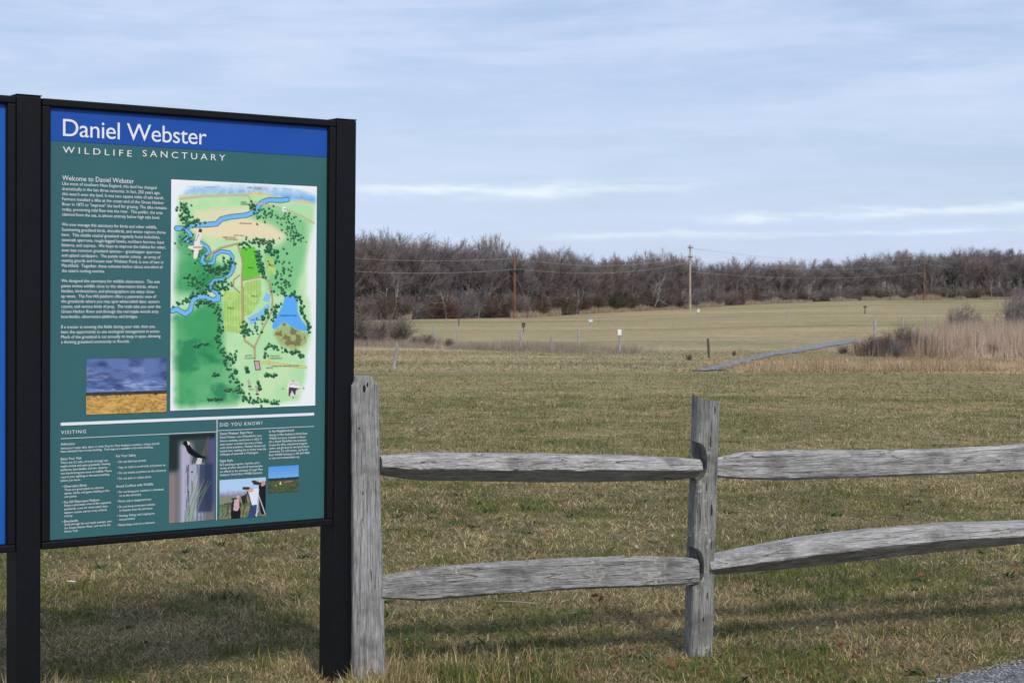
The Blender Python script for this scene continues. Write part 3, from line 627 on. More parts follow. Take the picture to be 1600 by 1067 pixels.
p2 = [("We now manage this sanctuary for birds and other wildlife.", 1175), ("Summering grassland birds, shorebirds, and winter raptors thrive", 1270), ("here.  This sizable coastal grassland regularly hosts bobolinks,", 1207), ("savannah sparrows, rough-legged hawks, northern harriers, least", 1252), ("bitterns, and ospreys.  We hope to improve the habitat for other,", 1272), ("even less common grassland species\u2014 grasshopper sparrows", 1213), ("and upland sandpipers.  The purple martin colony,  an array of", 1213), ("nesting gourds and houses near Webster Pond, is one of two in", 1243), ("Marshfield.  Together, these colonies harbor about one-third of", 1237), ("the state's nesting martins.", 593)]
p3 = [("We designed this sanctuary for wildlife observation.  The wet", 1205), ("panne invites wildlife close to the observation blinds, where", 1180), ("families, birdwatchers, and photographers can enjoy close-", 1150), ("up views.  The Fox Hill platform offers a panoramic view of", 1165), ("the grasslands where you may spot white-tailed deer, eastern", 1200), ("coyote, and various birds of prey.  The trails take you over the", 1213), ("Green Harbor River and through the red maple woods atop", 1190), ("boardwalks, observation platforms, and bridges.", 960)]
p4 = [("If a tractor is mowing the fields during your visit, then you", 1150), ("have the opportunity to see ecological management in action.", 1208), ("Much of the grassland is cut annually to keep it open, allowing", 1213), ("a thriving grassland community to flourish.", 873)]
for ps, va, vb, ul in ((p1, 289.3, 337.4, 96.9), (p2, 353, 425.3, 96.2), (p3, 441, 497, 95.4), (p4, 513.1, 536.6, 95.2)):
    lettering('paragraph_lettering', [(tx, ul, va + (vb - va) * i / (len(ps) - 1), 80 + e / Z7, 5.0, 1) for i, (tx, e) in enumerate(ps)])
Z6 = 1174 / 220
def low(rows, ox, z, ch=3.5): return [(tx, ox + x / z, 640 + y / z, ox + e / z, c or ch, sp) for tx, x, y, e, c, sp in rows]
lettering('section_heading', low([('VISITING', 80, 203, 287, 5.4, 1.25)], 80, Z6)); Z7b = 1387 / 260
lettering('section_heading', low([('DID YOU KNOW?', 497, 140, 850, 5.4, 1.25)], 250, Z7b))
T = lambda rows, x: [(t, x + (0 if not ind else ind), y, e, c, 1) for t, y, e, c, ind in rows]
lettering('visiting_lettering', low(T([("Admission", 297, 195, 4.0, 0), ("Sanctuary is open daily, dawn to dusk. Free for Mass Audubon members. Others should", 330, 897, 0, 0), ("leave admission fee in entry building.  Trail maps are available in the entry building.", 357, 847, 0, 0),
    ("Enjoy Your Visit", 420, 250, 4.0, 0), ("There are 2.2 miles of trails through red", 451, 467, 0, 0), ("maple swamp and open grasslands. Viewing", 480, 490, 0, 0), ("platforms, boardwalks, and two observa-", 510, 468, 0, 0), ("tion blinds bring you close to wildlife. Please", 540, 502, 0, 0), ("record your sightings in the entry building", 570, 483, 0, 0), ("before you leave.", 600, 243, 0, 0),
    ("\u2022 Observation Blinds", 650, 293, 4.0, 12), ("These are great places to observe", 676, 435, 0, 30), ("egrets, ducks, and geese feeding at the", 705, 480, 0, 30), ("wet panne.", 733, 213, 0, 30),
    ("\u2022 Fox Hill Observation Platform", 781, 400, 4.0, 12), ("Enjoy a panoramic view of the expansive", 806, 497, 0, 30), ("grasslands. Look for white-tailed deer,", 836, 472, 0, 30), ("eastern coyote, and an array of birds", 866, 462, 0, 30), ("of prey.", 894, 178, 0, 30),
    ("\u2022 Boardwalks", 941, 222, 4.0, 12), ("Stroll through the red maple swamps, over", 966, 505, 0, 30), ("the Green Harbor River, and out to the", 995, 492, 0, 30), ("Secret Trail.", 1023, 222, 0, 30)], 78), 80, Z6))
lettering('rules_lettering', low(T([("For Your Safety", 396, 705, 4.0, 0), ("\u2022 Do not feed any animals", 443, 790, 0, 8), ("\u2022 Stay on trails to avoid ticks and poison ivy", 490, 952, 0, 8), ("\u2022 Do not smoke anywhere on the sanctuary", 536, 955, 0, 8), ("\u2022 Do not pick or collect plants", 583, 832, 0, 8),
    ("Avoid Conflicts with Wildlife", 648, 848, 4.0, 0), ("\u2022 Do not bring pets, leashed or unleashed,", 695, 937, 0, 8), ("on to the sanctuary", 725, 747, 0, 25), ("\u2022 Picnic only in designated area", 772, 832, 0, 8), ("\u2022 Do not bring motorized vehicles", 818, 863, 0, 8), ("or bicycles onto the sanctuary", 847, 843, 0, 25),
    ("\u2022 Hunting, fishing, and trapping are", 893, 862, 0, 8), ("not permitted", 923, 693, 0, 25), ("\u2022 Please keep noise to a minimum", 970, 860, 0, 8)], 540), 80, Z6))
lettering('history_lettering', low(T([("Daniel Webster Slept Here", 210, 768, 4.0, 0), ("Daniel Webster, one of Marshfield's most", 240, 845, 0, 0), ("famous residents, moved here in 1832. A", 269, 848, 0, 0), ("state senator and later Secretary of State", 298, 850, 0, 0), ("under three presidents, Webster farmed and", 326, 875, 0, 0), ("hunted here, enabling him to better meet the", 354, 883, 0, 0), ("challenges of statecraft in Washington.", 382, 820, 0, 0),
    ("Flight Paths", 438, 608, 4.0, 0), ("Bird watching programs, hayrides, and a", 468, 828, 0, 0), ("variety of other educational opportunities", 496, 852, 0, 0), ("are offered at the sanctuary through Mass", 525, 852, 0, 0), ("Audubon's North River Wildlife Sanctuary.", 553, 852, 0, 0)], 497), 250, Z7b))
lettering('neighborhood_lettering', low(T([("In the Neighborhood", 190, 1113, 4.0, 0), ("Nearby is Mass Audubon's North River", 220, 1228, 0, 0), ("Wildlife Sanctuary. Located on Route", 248, 1212, 0, 0), ("3A in North Marshfield, the sanctuary", 276, 1220, 0, 0), ("houses the office, educational program", 303, 1225, 0, 0), ("center, and gift shop for the South Shore", 331, 1240, 0, 0), ("sanctuaries. For information, call North", 358, 1228, 0, 0), ("River Wildlife Sanctuary at 781-837-9400", 386, 1243, 0, 0), ("or visit www.massaudubon.org.", 413, 1160, 0, 0)], 907), 250, Z7b))
def rule_line(name, pts, th):
    (u0, v0), (u1, v1) = pts; a, b = to_panel(u0, v0), to_panel(u1, v1)
    if abs(a[0] - b[0]) > abs(a[1] - b[1]): t = (a[1] + b[1]) / 2; V, F = box_vf(so_, SAX, min(a[0], b[0]), max(a[0], b[0]), t - th / 2, t + th / 2, .0004, .0016)
    else: s = (a[0] + b[0]) / 2; V, F = box_vf(so_, SAX, s - th / 2, s + th / 2, min(a[1], b[1]), max(a[1], b[1]), .0004, .0016)
    part(name, V, F, M['white'], sign)
rule_line('divider_bar', ((94.6, 663.5), (490.5, 646)), .0105)
rule_line('thin_rule', ((94.6, 685), (338, 674.5)), .0016); rule_line('thin_rule', ((339.5, 674), (490.5, 664.7)), .0016); rule_line('thin_rule', ((338.5, 653), (338.5, 812)), .0024)

# --- printed pictures: fine grids of printed colour dots
def lin(c): 
    c = np.asarray(c, float) / 255; return np.where(c <= .04045, c / 12.92, ((c + .055) / 1.055) ** 2.4)
class Print:
    def __init__(self, nx, ny, bg): self.nx, self.ny = nx, ny; self.X, self.Y = np.meshgrid((np.arange(nx) + .5) / nx, (np.arange(ny) + .5) / ny); self.I = np.ones((ny, nx, 3)) * np.array(bg, float); self.asp = 1.
    def put(self, mask, col): m = np.clip(mask, 0, 1)[..., None]; self.I = self.I * (1 - m) + np.array(col, float) * m
    def poly(self, pts):
        x, y = self.X, self.Y; ins = np.zeros(x.shape, bool); n = len(pts)
        for i in range(n):
            (x0, y0), (x1, y1) = pts[i], pts[(i + 1) % n]
            if y0 == y1: continue
            c = ((y0 > y) != (y1 > y)) & (x < (x1 - x0) * (y - y0) / (y1 - y0) + x0); ins ^= c
        return ins.astype(float)
    def stroke(self, pts, w):
        x, y = self.X, self.Y * self.asp; best = np.full(x.shape, 9.)
        for (x0, y0), (x1, y1) in zip(pts, pts[1:]):
            y0, y1 = y0 * self.asp, y1 * self.asp; dx, dy = x1 - x0, y1 - y0; l = dx * dx + dy * dy + 1e-12
            t = np.clip(((x - x0) * dx + (y - y0) * dy) / l, 0, 1); best = np.minimum(best, np.hypot(x - x0 - t * dx, y - y0 - t * dy))
        e = 1.2 / self.nx; return np.clip((w / 2 - best) / e + .5, 0, 1)
    def dot(self, cx, cy, r): e = 1.2 / self.nx; return np.clip((r - np.hypot(self.X - cx, (self.Y - cy) * self.asp)) / e + .5, 0, 1)
    def blur(self, m, k):
        for ax in (0, 1):
            p = np.pad(m, [(k, k) if a == ax else (0, 0) for a in (0, 1)], mode='edge'); c = np.cumsum(p, axis=ax); c = np.insert(c, 0, 0, axis=ax)
            m = (np.take(c, range(2 * k + 1, c.shape[ax]), ax) - np.take(c, range(0, c.shape[ax] - 2 * k - 1), ax)) / (2 * k + 1)
        return m
    def noise(self, sx, sy, seed): return fbm(self.X * sx, self.Y * sy, seed)
    def build(self, name, corners, w=.0018):
        q = [to_panel(*c) for c in corners]              # TL TR BR BL
        s0, s1 = (q[0][0] + q[3][0]) / 2, (q[1][0] + q[2][0]) / 2; t0, t1 = (q[0][1] + q[1][1]) / 2, (q[2][1] + q[3][1]) / 2
        nx, ny = self.nx, self.ny; xs = np.linspace(s0, s1, nx); ys = np.linspace(t0, t1, ny); X, Y = np.meshgrid(xs, ys)
        V = S(X.ravel(), Y.ravel(), w); i = np.arange(ny - 1)[:, None]; j = np.arange(nx - 1)[None]
        Q = np.stack([i * nx + j, (i + 1) * nx + j, (i + 1) * nx + j + 1, i * nx + j + 1], -1).reshape(-1, 4)
        return part(name, V, [Q], M['print'], sign, colors=np.clip(lin(self.I), 0, .85).reshape(-1, 3))
MAPC = [(268.4, 281), (496.3, 291.4), (490.6, 632.7), (264.6, 642.3)]
_mq = [to_panel(*c) for c in MAPC]; MS0, MS1 = (_mq[0][0] + _mq[3][0]) / 2, (_mq[1][0] + _mq[2][0]) / 2; MT0, MT1 = (_mq[0][1] + _mq[1][1]) / 2, (_mq[2][1] + _mq[3][1]) / 2
def mp(X, Y, reg):
    u, v = (260 + X * 250 / 1404, 270 + Y * 190 / 1067) if reg == 2 else (260 + X * 250 / 1368, 450 + Y * 195 / 1067)
    s, t = to_panel(u, v); return ((s - MS0) / (MS1 - MS0), (t - MT0) / (MT1 - MT0))
A2 = lambda *p: [mp(x, y, 2) for x, y in p]
A3 = lambda *p: [mp(x, y, 3) for x, y in p]
def build_map():
    P = Print(300, 460, (238, 240, 240)); P.asp = abs(MT1 - MT0) / (MS1 - MS0); r = np.random.default_rng(4)
    n1 = P.noise(9, 14, 1); n2 = P.noise(30, 45, 2); n3 = P.noise(4, 6, 3)
    X, Y = P.X, P.Y
    land = P.poly(A2((105, 215), (330, 180), (700, 185), (790, 165), (900, 190), (1050, 240), (1305, 275), (1290, 450), (1230, 700), (1215, 1060)) + A3((1215, 120), (1230, 420), (1190, 560), (1190, 760), (1130, 960), (900, 1000), (500, 1000), (95, 1015), (70, 560), (60, 260), (70, 20)) + A2((90, 900), (110, 640), (90, 480), (110, 320)))
    land = P.blur(land, 6); P.put(land, (178, 222, 166)); P.put(land * np.clip((n1 - .45) * 3, 0, .7), (206, 226, 176))
    tan = P.blur(P.poly(A2((240, 330), (700, 300), (800, 290), (700, 370), (450, 440), (250, 450))), 5); P.put(tan * .8, (232, 219, 178))
    tan = P.blur(P.poly(A2((200, 490), (450, 450), (700, 385), (860, 440), (1060, 520), (1030, 590), (640, 600), (330, 560))), 5); P.put(tan * np.clip(1.3 - (Y - .17) * 6, .2, .95), (236, 217, 178))
    P.put(P.blur(P.poly(A2((110, 205), (720, 185), (790, 165), (1050, 235), (900, 215), (730, 205), (330, 215), (110, 235))), 1), (226, 205, 150))
    sea = P.poly(A2((130, 190), (240, 120), (600, 95), (1000, 110), (1310, 200), (1310, 270), (1050, 235), (900, 185), (790, 158), (700, 182), (330, 178)))
    P.put(P.blur(sea, 5) * np.clip(.6 + (Y - .045) * 14, .2, 1), (96, 166, 232)); P.put(P.blur(P.poly(A2((1090, 255), (1180, 240), (1310, 275), (1240, 272))), 1), (232, 196, 120))
    for k in range(7): P.put(P.stroke(A2(*[(170 + 1100 * i / 9, 120 + k * 11 + 8 * math.sin(i * 1.3 + k) + (max(0, i - 5) ** 2) * 4.5) for i in range(10)]), .0022) * .45 * (n2 > .48), (60, 110, 170))
    dk = P.poly(A2((95, 480), (230, 560), (330, 640), (420, 800), (590, 830), (480, 960), (400, 1000), (250, 1060), (80, 1060), (90, 700)))
    low_ = P.poly(A3((60, 240), (200, 200), (330, 110), (470, 100), (485, 330), (480, 520), (530, 640), (600, 780), (650, 930), (560, 1000), (90, 1010)))
    dkm = P.blur(np.maximum(dk, low_), 9); P.put(dkm * np.clip(.35 + n3 * .9, 0, 1), (64, 158, 96)); P.put(dkm * np.clip((n1 - .5) * 4, 0, .75), (34, 122, 82))
    rt = P.blur(P.poly(A2((830, 280), (1010, 330), (1230, 430), (1220, 700), (1130, 1060), (900, 1060), (850, 700), (1000, 640), (1060, 560), (920, 450), (720, 390))), 7); P.put(rt * .65, (104, 184, 118))
    P.put(P.poly(A2((648, 660), (775, 650), (825, 905), (668, 940))), (104, 196, 62)); 
    for poly, rows in ((A2((690, 960), (825, 930), (830, 1066)) + A3((790, 120), (720, 230), (655, 240), (655, 20)), 12), (A3((485, 25), (640, 30), (655, 390), (490, 370)), 13), (A2((862, 748), (935, 752), (962, 890), (890, 900)), 8)):
        m = P.poly(poly); P.put(m, (196, 222, 130)); xs = [p[0] for p in poly]
        for k in range(rows):
            x = min(xs) + (max(xs) - min(xs)) * (k + .5) / rows; P.put(m * P.stroke([(x, 0), (x + .004, 1)], .004) * (.5 + .5 * (n2 > .45)), (112, 168, 76))
    pond = P.poly(A3((1010, 75), (1075, 55), (1120, 85), (1118, 200), (1150, 270), (1218, 350), (1190, 368), (1110, 360), (1005, 290), (920, 358), (898, 330), (940, 240), (990, 150)))
    P.put(P.blur(pond, 1), (92, 170, 240))
    marsh = P.poly(A3((1005, 295), (1110, 362), (1215, 385), (1180, 490), (1080, 535), (960, 480), (910, 380))); P.put(P.blur(marsh, 4), (160, 178, 116)); P.put(marsh * (n2 > .52), (128, 120, 78))
    P.put(P.poly(A3((690, 255), (790, 200), (870, 130), (885, 160), (830, 245), (720, 318))), (134, 190, 236)); P.put(P.poly(A3((820, 110), (850, 40), (890, 60), (880, 120))), (134, 190, 236))
    def river(pts, w): P.put(P.stroke(pts, w + .008), (52, 84, 96)); P.put(P.stroke(pts, w), (116, 184, 240))
    river(A2((1060, 238), (1000, 245), (900, 240), (840, 262), (805, 290), (795, 335), (700, 375), (560, 390), (480, 410), (440, 450), (330, 460), (220, 460), (160, 490), (90, 490)), .026)
    river(A2((160, 490), (205, 530), (215, 560), (160, 595), (220, 612), (300, 620), (360, 655), (375, 695), (320, 740), (310, 780), (350, 805), (410, 790), (425, 720), (480, 690), (550, 700), (580, 740), (575, 800), (590, 825), (560, 890), (500, 935), (420, 945), (385, 985), (420, 1030), (460, 1066)), .018)
    river(A3((380, 0), (440, 45), (445, 95), (390, 105), (330, 75), (270, 75), (225, 110), (205, 190), (165, 222), (120, 200), (90, 180), (50, 195)), .026)
    def road(pts, w, c=(196, 164, 120)): P.put(P.stroke(pts, w + .003), (120, 98, 74)); P.put(P.stroke(pts, w), c)
    road(A2((120, 232), (330, 208), (600, 200), (720, 205), (745, 262), (860, 280), (1030, 320), (1180, 380), (1290, 445)), .006, (226, 210, 170))
    road(A2((350, 760), (390, 710), (480, 660), (620, 625), (640, 680), (670, 780), (660, 900), (665, 1066)), .008); road(A2((665, 945), (830, 915), (900, 950), (915, 1060)), .006)
    road(A2((640, 900), (590, 940), (585, 1000), (640, 1050)), .006); road(A3((650, 0), (655, 380), (670, 450), (752, 508), (755, 600)), .010); road(A3((752, 505), (830, 330), (900, 200), (905, 100), (890, 0)), .008)
    road(A3((790, 632), (1000, 655), (1190, 678)), .011, (232, 212, 120)); road(A3((880, 640), (872, 590)), .008, (232, 212, 120))
    P.put(P.poly(A3((748, 620), (790, 625), (802, 695), (762, 700))), (206, 160, 172)); P.put(P.stroke(A3((748, 620), (790, 625), (802, 695), (762, 700), (748, 620)), .005), (70, 60, 60))
    def clumps(pts, n, spread, sz=.011):
        sz *= .72
        for k in range(int(n * 1.5)):
            t = r.uniform(0, len(pts) - 1.001); i = int(t); a, b = pts[i], pts[i + 1]; q = t - i
            x = a[0] + (b[0] - a[0]) * q + r.normal(0, spread); y = a[1] + (b[1] - a[1]) * q + r.normal(0, spread * .6); s = sz * r.uniform(.7, 1.2)
            P.put(P.dot(x + s * .25, y + s * .25, s), (30, 80, 56)); P.put(P.dot(x - s * r.uniform(-.1, .4), y - s * .45, s * r.uniform(.4, .75)) * .8, (96, 160, 96))
    clumps(A2((120, 300), (180, 330), (150, 430), (280, 430)), 50, .02); clumps(A2((720, 290), (760, 300), (720, 330)), 12, .012)
    clumps(A2((780, 380), (900, 340), (1050, 400), (1150, 420)), 45, .035, .009); clumps(A2((1050, 520), (1130, 560), (1170, 650)), 34, .03, .009); clumps(A2((650, 630), (760, 600), (900, 620), (880, 690), (980, 700)), 60, .02)
    clumps(A2((800, 690), (820, 800), (850, 900)), 45, .012); clumps(A2((960, 720), (1000, 850), (1060, 960), (950, 1040)), 45, .035, .01)
    clumps(A2((150, 550), (190, 600), (300, 680), (250, 760)), 30, .03, .009); clumps(A2((320, 830), (420, 860), (520, 850), (540, 780)), 55, .022); clumps(A2((200, 920), (280, 960), (330, 1040), (400, 960), (500, 1000), (560, 930)), 60, .025)
    clumps(A3((60, 160), (160, 110), (250, 40), (330, 40)), 30, .012); clumps(A3((240, 140), (330, 120), (400, 150)), 26, .012); clumps(A3((420, 150), (450, 250), (450, 350), (440, 450), (480, 560), (520, 660), (560, 740), (610, 830), (650, 930), (760, 960), (880, 965), (950, 975)), 110, .012)
    clumps(A3((590, 550), (560, 620), (520, 590)), 14, .01); clumps(A3((845, 600), (840, 510), (880, 475), (950, 520), (1030, 540), (1110, 545), (1160, 585)), 40, .01); clumps(A3((1000, 60), (1090, 40), (1140, 110), (1150, 200), (1210, 300), (1215, 380)), 44, .008); clumps(A3((950, 130), (900, 300)), 16, .01)
    clumps(A3((680, 280), (660, 380), (740, 360), (830, 270), (890, 170)), 46, .016); clumps(A3((830, 735), (950, 745)), 14, .008); clumps(A3((590, 700), (590, 730)), 4, .006, .014); clumps(A3((685, 670), (690, 710)), 5, .005, .014); clumps(A3((768, 790), (800, 870)), 6, .006, .014); clumps(A3((350, 950), (460, 945)), 14, .006); clumps(A3((230, 490), (350, 475)), 14, .006); clumps(A3((380, 740), (460, 735)), 10, .005); clumps(A3((480, 865), (610, 870)), 16, .006)
    # gliding bird
    P.put(P.poly(A2((240, 640), (258, 560), (285, 490), (312, 500), (308, 560), (292, 620), (318, 645), (310, 672), (285, 680), (272, 740), (248, 765), (236, 740), (242, 680), (190, 662), (195, 645))), (236, 226, 212)); P.put(P.poly(A2((278, 520), (290, 488), (314, 502), (310, 528))), (60, 52, 50)); P.put(P.stroke(A2((242, 655), (310, 655)), .012), (196, 160, 132)); P.put(P.stroke(A2((258, 600), (285, 540)), .004), (150, 130, 110))
    # compass emblem and small structures
    c = A3((1085, 855))[0]; P.put(P.dot(c[0], c[1], .05), (236, 214, 190)); P.put(P.dot(c[0], c[1], .036), (176, 206, 226)); P.put(P.poly(A3((1030, 835), (1090, 822), (1155, 850), (1110, 862))), (232, 230, 224)); P.put(P.poly(A3((1045, 845), (1140, 855), (1105, 870), (1098, 920), (1085, 900), (1070, 870), (1050, 925), (1040, 920))), (70, 60, 66))
    for q in ((700, 790, 712, 840), (765, 840, 776, 905)): P.put(P.stroke(A3((q[0], q[1]), (q[2], q[3])), .016), (176, 168, 150)); P.put(P.stroke(A3((q[0], q[3]), (q[2] + 8, q[3])), .008), (60, 50, 46))
    P.put(P.stroke(A2((1030, 322), (1034, 322)), .03), (240, 240, 236)); P.put(P.stroke(A2((800, 610), (850, 632), (890, 605), (850, 596), (800, 610)), .005), (80, 70, 56))
    return P.build('trail_map', MAPC)
MAPO = build_map()
def map_words():
    rows = [("CAPE COD BAY", 706, 138, 835, 2), ("GRASSLAND", 640, 450, 748, 2), ("GREEN", 650, 266, 700, 2), ("HARBOR ROAD", 650, 283, 770, 2), ("FOX HILL", 590, 556, 682, 2), ("OBSERVATION", 490, 574, 605, 2), ("PLATFORM", 518, 592, 620, 2), ("FIELD", 712, 840, 764, 2), ("FIELD", 895, 820, 946, 2), ("RED MAPLE", 362, 868, 476, 2), ("SWAMP", 390, 887, 462, 2), ("139", 1020, 328, 1046, 2),
            ("FIELD", 522, 178, 580, 3), ("FIELD", 722, 76, 780, 3), ("WEBSTER POND", 968, 243, 1112, 3), ("WET PANNE", 720, 280, 820, 3), ("ENTRY", 672, 586, 735, 3), ("BUILDING", 668, 606, 752, 3), ("PRIVATE", 890, 588, 964, 3), ("RESIDENCE", 890, 608, 990, 3), ("WINSLOW CEMETERY ROAD", 895, 676, 1132, 3), ("PARKING", 850, 690, 908, 3), ("TRAIL", 700, 872, 748, 3), ("N", 1073, 800, 1090, 3), ("W", 985, 868, 1005, 3), ("E", 1166, 862, 1180, 3), ("S", 1073, 940, 1090, 3)]
    VV, FF, o = [], [], 0
    for tx, x, y, e, reg in rows:
        a = mp(x, y, reg); b = mp(e, y + (4 if reg == 2 else -2), reg); co, tri = text_mesh(tx, 1, 2)
        s = MS0 + a[0] * (MS1 - MS0); t = MT0 + a[1] * (MT1 - MT0); se = MS0 + b[0] * (MS1 - MS0); x0, x1 = co[:, 0].min(), co[:, 0].max()
        VV.append(S(s + (co[:, 0] - x0) * (se - s) / (x1 - x0), t + co[:, 1] * .0062 / CAPH, .0024)); part('map_word', VV[-1], [tri], M['ink'], MAPO, sign)
M['ink'] = mat_plain('black_ink', (.03, .035, .03), .5, .3, .05, 8)
map_words()
def build_photos():
    P = Print(150, 100, (96, 118, 168)); X, Y = P.X, P.Y; n = P.noise(5, 9, 51); n2 = P.noise(40, 30, 52)
    P.put(np.clip((n - .42) * 3, 0, 1) * (Y < .62), (58, 72, 118)); P.put(np.clip((P.noise(6, 16, 55) - .55) * 4, 0, .8) * np.clip(Y * 2, 0, 1), (168, 184, 214)); P.put(np.clip((Y - .5) * 12, 0, 1) * .4, (130, 156, 204))
    P.put((Y > .62).astype(float), (196, 152, 82)); P.put((Y > .62) * np.clip((n2 - .45) * 4, 0, .8), (158, 116, 56)); P.put((Y > .62) * np.clip((P.noise(12, 40, 58) - .5) * 4, 0, .6), (222, 186, 116)); P.put(((Y > .595 + .012 * n2) & (Y < .66)).astype(float) * .9, (44, 46, 52)); P.put(((Y > .6) & (Y < .68) & (n2 > .56)).astype(float) * .6, (90, 70, 40)); P.put(P.dot(.86, .66, .02), (60, 44, 30))
    P.build('field_photo', [(135, 561), (260, 559), (260, 643), (134, 648)])
    P = Print(100, 190, (58, 74, 70)); P.asp = 1.9; X, Y = P.X, P.Y
    P.put(P.blur(((X > .22) & (X < .5) & (Y > .1)).astype(float), 7), (176, 172, 192)); P.put(P.blur((X > .85).astype(float), 6), (86, 80, 128)); P.put(P.blur(((X < .2) & (Y > .42)).astype(float), 8), (136, 122, 118)); P.put(P.blur((Y > .82).astype(float) * (X > .55), 8), (120, 108, 112)); P.put(P.blur(((X < .2) & (Y < .4)).astype(float), 5), (34, 46, 44)); P.put(P.blur(((Y < .06)).astype(float), 4), (30, 40, 40))
    post = P.poly([(.36, .345), (.78, .335), (.78, 1), (.34, 1)]); P.put(P.blur(post, 2), (168, 170, 188)); P.put(post * np.clip((P.noise(26, 5, 61) - .5) * 5, 0, .7), (96, 96, 116)); P.put(P.blur(P.poly([(.66, .345), (.95, .345), (.95, .9), (.62, .9)]), 3) * .85, (44, 54, 84)); P.put(post * (np.abs(X - .42 - .02 * np.sin(Y * 9)) < .008), (70, 68, 80))
    P.put(P.poly([(.6, .26), (.72, .27), (.7, .35), (.58, .35)]), (206, 200, 194)); P.put(P.dot(.5, .435, .02), (36, 34, 36)); P.put(P.dot(.42, .66, .02), (36, 34, 36))
    P.put(P.poly([(.29, .105), (.33, .075), (.42, .085), (.46, .14), (.56, .2), (.7, .25), (.84, .29), (.7, .285), (.6, .275), (.5, .25), (.4, .21), (.36, .15)]), (14, 14, 20)); P.put(P.poly([(.39, .08), (.44, .09), (.455, .115), (.41, .13)]), (222, 206, 180)); P.put(P.stroke([(.55, .26), (.52, .3), (.5, .345)], .014), (24, 22, 24)); P.put(P.stroke([(.6, .27), (.6, .3)], .014), (24, 22, 24))
    rb = random.Random(9)
    for k in range(16): a = rb.uniform(.34, .6); e = rb.uniform(.1, .4); P.put(P.stroke([(a, 1), (a + e * .35, rb.uniform(.75, .86)), (a + e, rb.uniform(.45, .75))], rb.uniform(.007, .014)) * .9, (rb.randint(96, 160), rb.randint(112, 168), rb.randint(84, 134)))
    for k in range(6): P.put(P.stroke([(.72, .25), (.78 + .01 * k, .14 + .02 * k), (.86, .04 + .03 * k)], .012), (100, 92, 84))
    P.build('bird_photo', [(264.4, 679.7), (335.3, 676.2), (334.7, 812), (263.5, 816.8)])
    P = Print(120, 105, (176, 202, 232)); P.asp = .87; X, Y = P.X, P.Y; n = P.noise(30, 16, 71)
    P.put(np.clip((Y - .22 - .1 * n) * 6, 0, 1), (132, 126, 140)); P.put((Y > .46).astype(float), (130, 136, 112)); P.put((Y > .62).astype(float), (84, 112, 72)); P.put((Y > .7) * np.clip((n - .3) * 3, 0, 1), (150, 132, 96))
    def fig(pts, c): P.put(P.poly(pts), c)
    fig([(.25, .62), (.3, .5), (.4, .47), (.46, .62), (.45, .82), (.25, .84)], (40, 36, 44)); fig([(.32, .5), (.42, .5), (.43, .72), (.38, .84), (.3, .78)], (206, 164, 172)); fig([(.24, .82), (.46, .8), (.45, 1), (.25, 1)], (22, 20, 26)); P.put(P.dot(.40, .46, .035), (196, 168, 150)); P.put(P.stroke([(.27, .5), (.36, .5)], .03), (30, 30, 34))
    fig([(.62, .34), (.82, .26), (.86, .5), (.84, .7), (.68, .7), (.66, .5)], (222, 224, 236)); fig([(.84, .2), (1, .1), (1, .95), (.9, .95), (.84, .6)], (24, 22, 28)); fig([(.66, .7), (.86, .68), (.84, 1), (.6, 1)], (52, 74, 118)); P.put(P.dot(.67, .3, .06), (206, 168, 146)); P.put(P.dot(.93, .16, .06), (196, 150, 130)); fig([(.7, .06), (.84, .04), (.88, .1), (.72, .13)], (200, 186, 166)); fig([(.68, .08), (.74, .06), (.9, .14), (.9, .2), (.74, .18)], (56, 52, 54)); P.put(P.stroke([(.52, .25), (.62, .26)], .06), (52, 52, 60)); fig([(.46, .46), (.58, .4), (.6, .62), (.5, .66)], (36, 40, 44))
    for a, b, c in (((.6, .34), (.5, 1), (92, 66, 52)), ((.6, .34), (.76, .98), (70, 52, 46)), ((.84, .3), (.8, 1), (206, 208, 216)), ((.84, .45), (.99, .95), (196, 198, 206)), ((.84, .5), (.84, .8), (160, 160, 170)), ((.84, .84), (.78, .96), (206, 208, 216)), ((.16, .62), (.2, 1), (80, 84, 82)), ((.1, .62), (.24, .6), (60, 64, 62)), ((.22, .62), (.14, .95), (70, 70, 70))): P.put(P.stroke([a, b], .022), c)
    P.build('birdwatcher_photo', [(342.8, 750), (415, 745), (414.6, 805.9), (342.4, 811)])
    P = Print(90, 76, (84, 150, 224)); P.asp = .85; X, Y = P.X, P.Y; n = P.noise(20, 20, 81)
    P.put(np.clip(Y * 2, 0, 1) * .6, (140, 186, 232)); P.put((Y > .47 - .04 * n).astype(float), (44, 54, 56)); P.put((Y > .55).astype(float), (84, 92, 60)); P.put((Y > .55) * np.clip((n - .45) * 4, 0, 1), (58, 72, 44)); P.put(P.dot(.4, .68, .035), (222, 206, 110)); P.put(P.dot(.4, .62, .02), (240, 236, 190)); P.put(P.dot(.25, .73, .018), (214, 196, 120))
    for k in range(7): P.put(P.dot(.52 + .045 * k, .63 - .005 * k, .02), (178, 120, 104))
    P.build('landscape_photo', [(419, 729.4), (466.5, 725.8), (466, 766.5), (418.7, 769.9)])
build_photos()

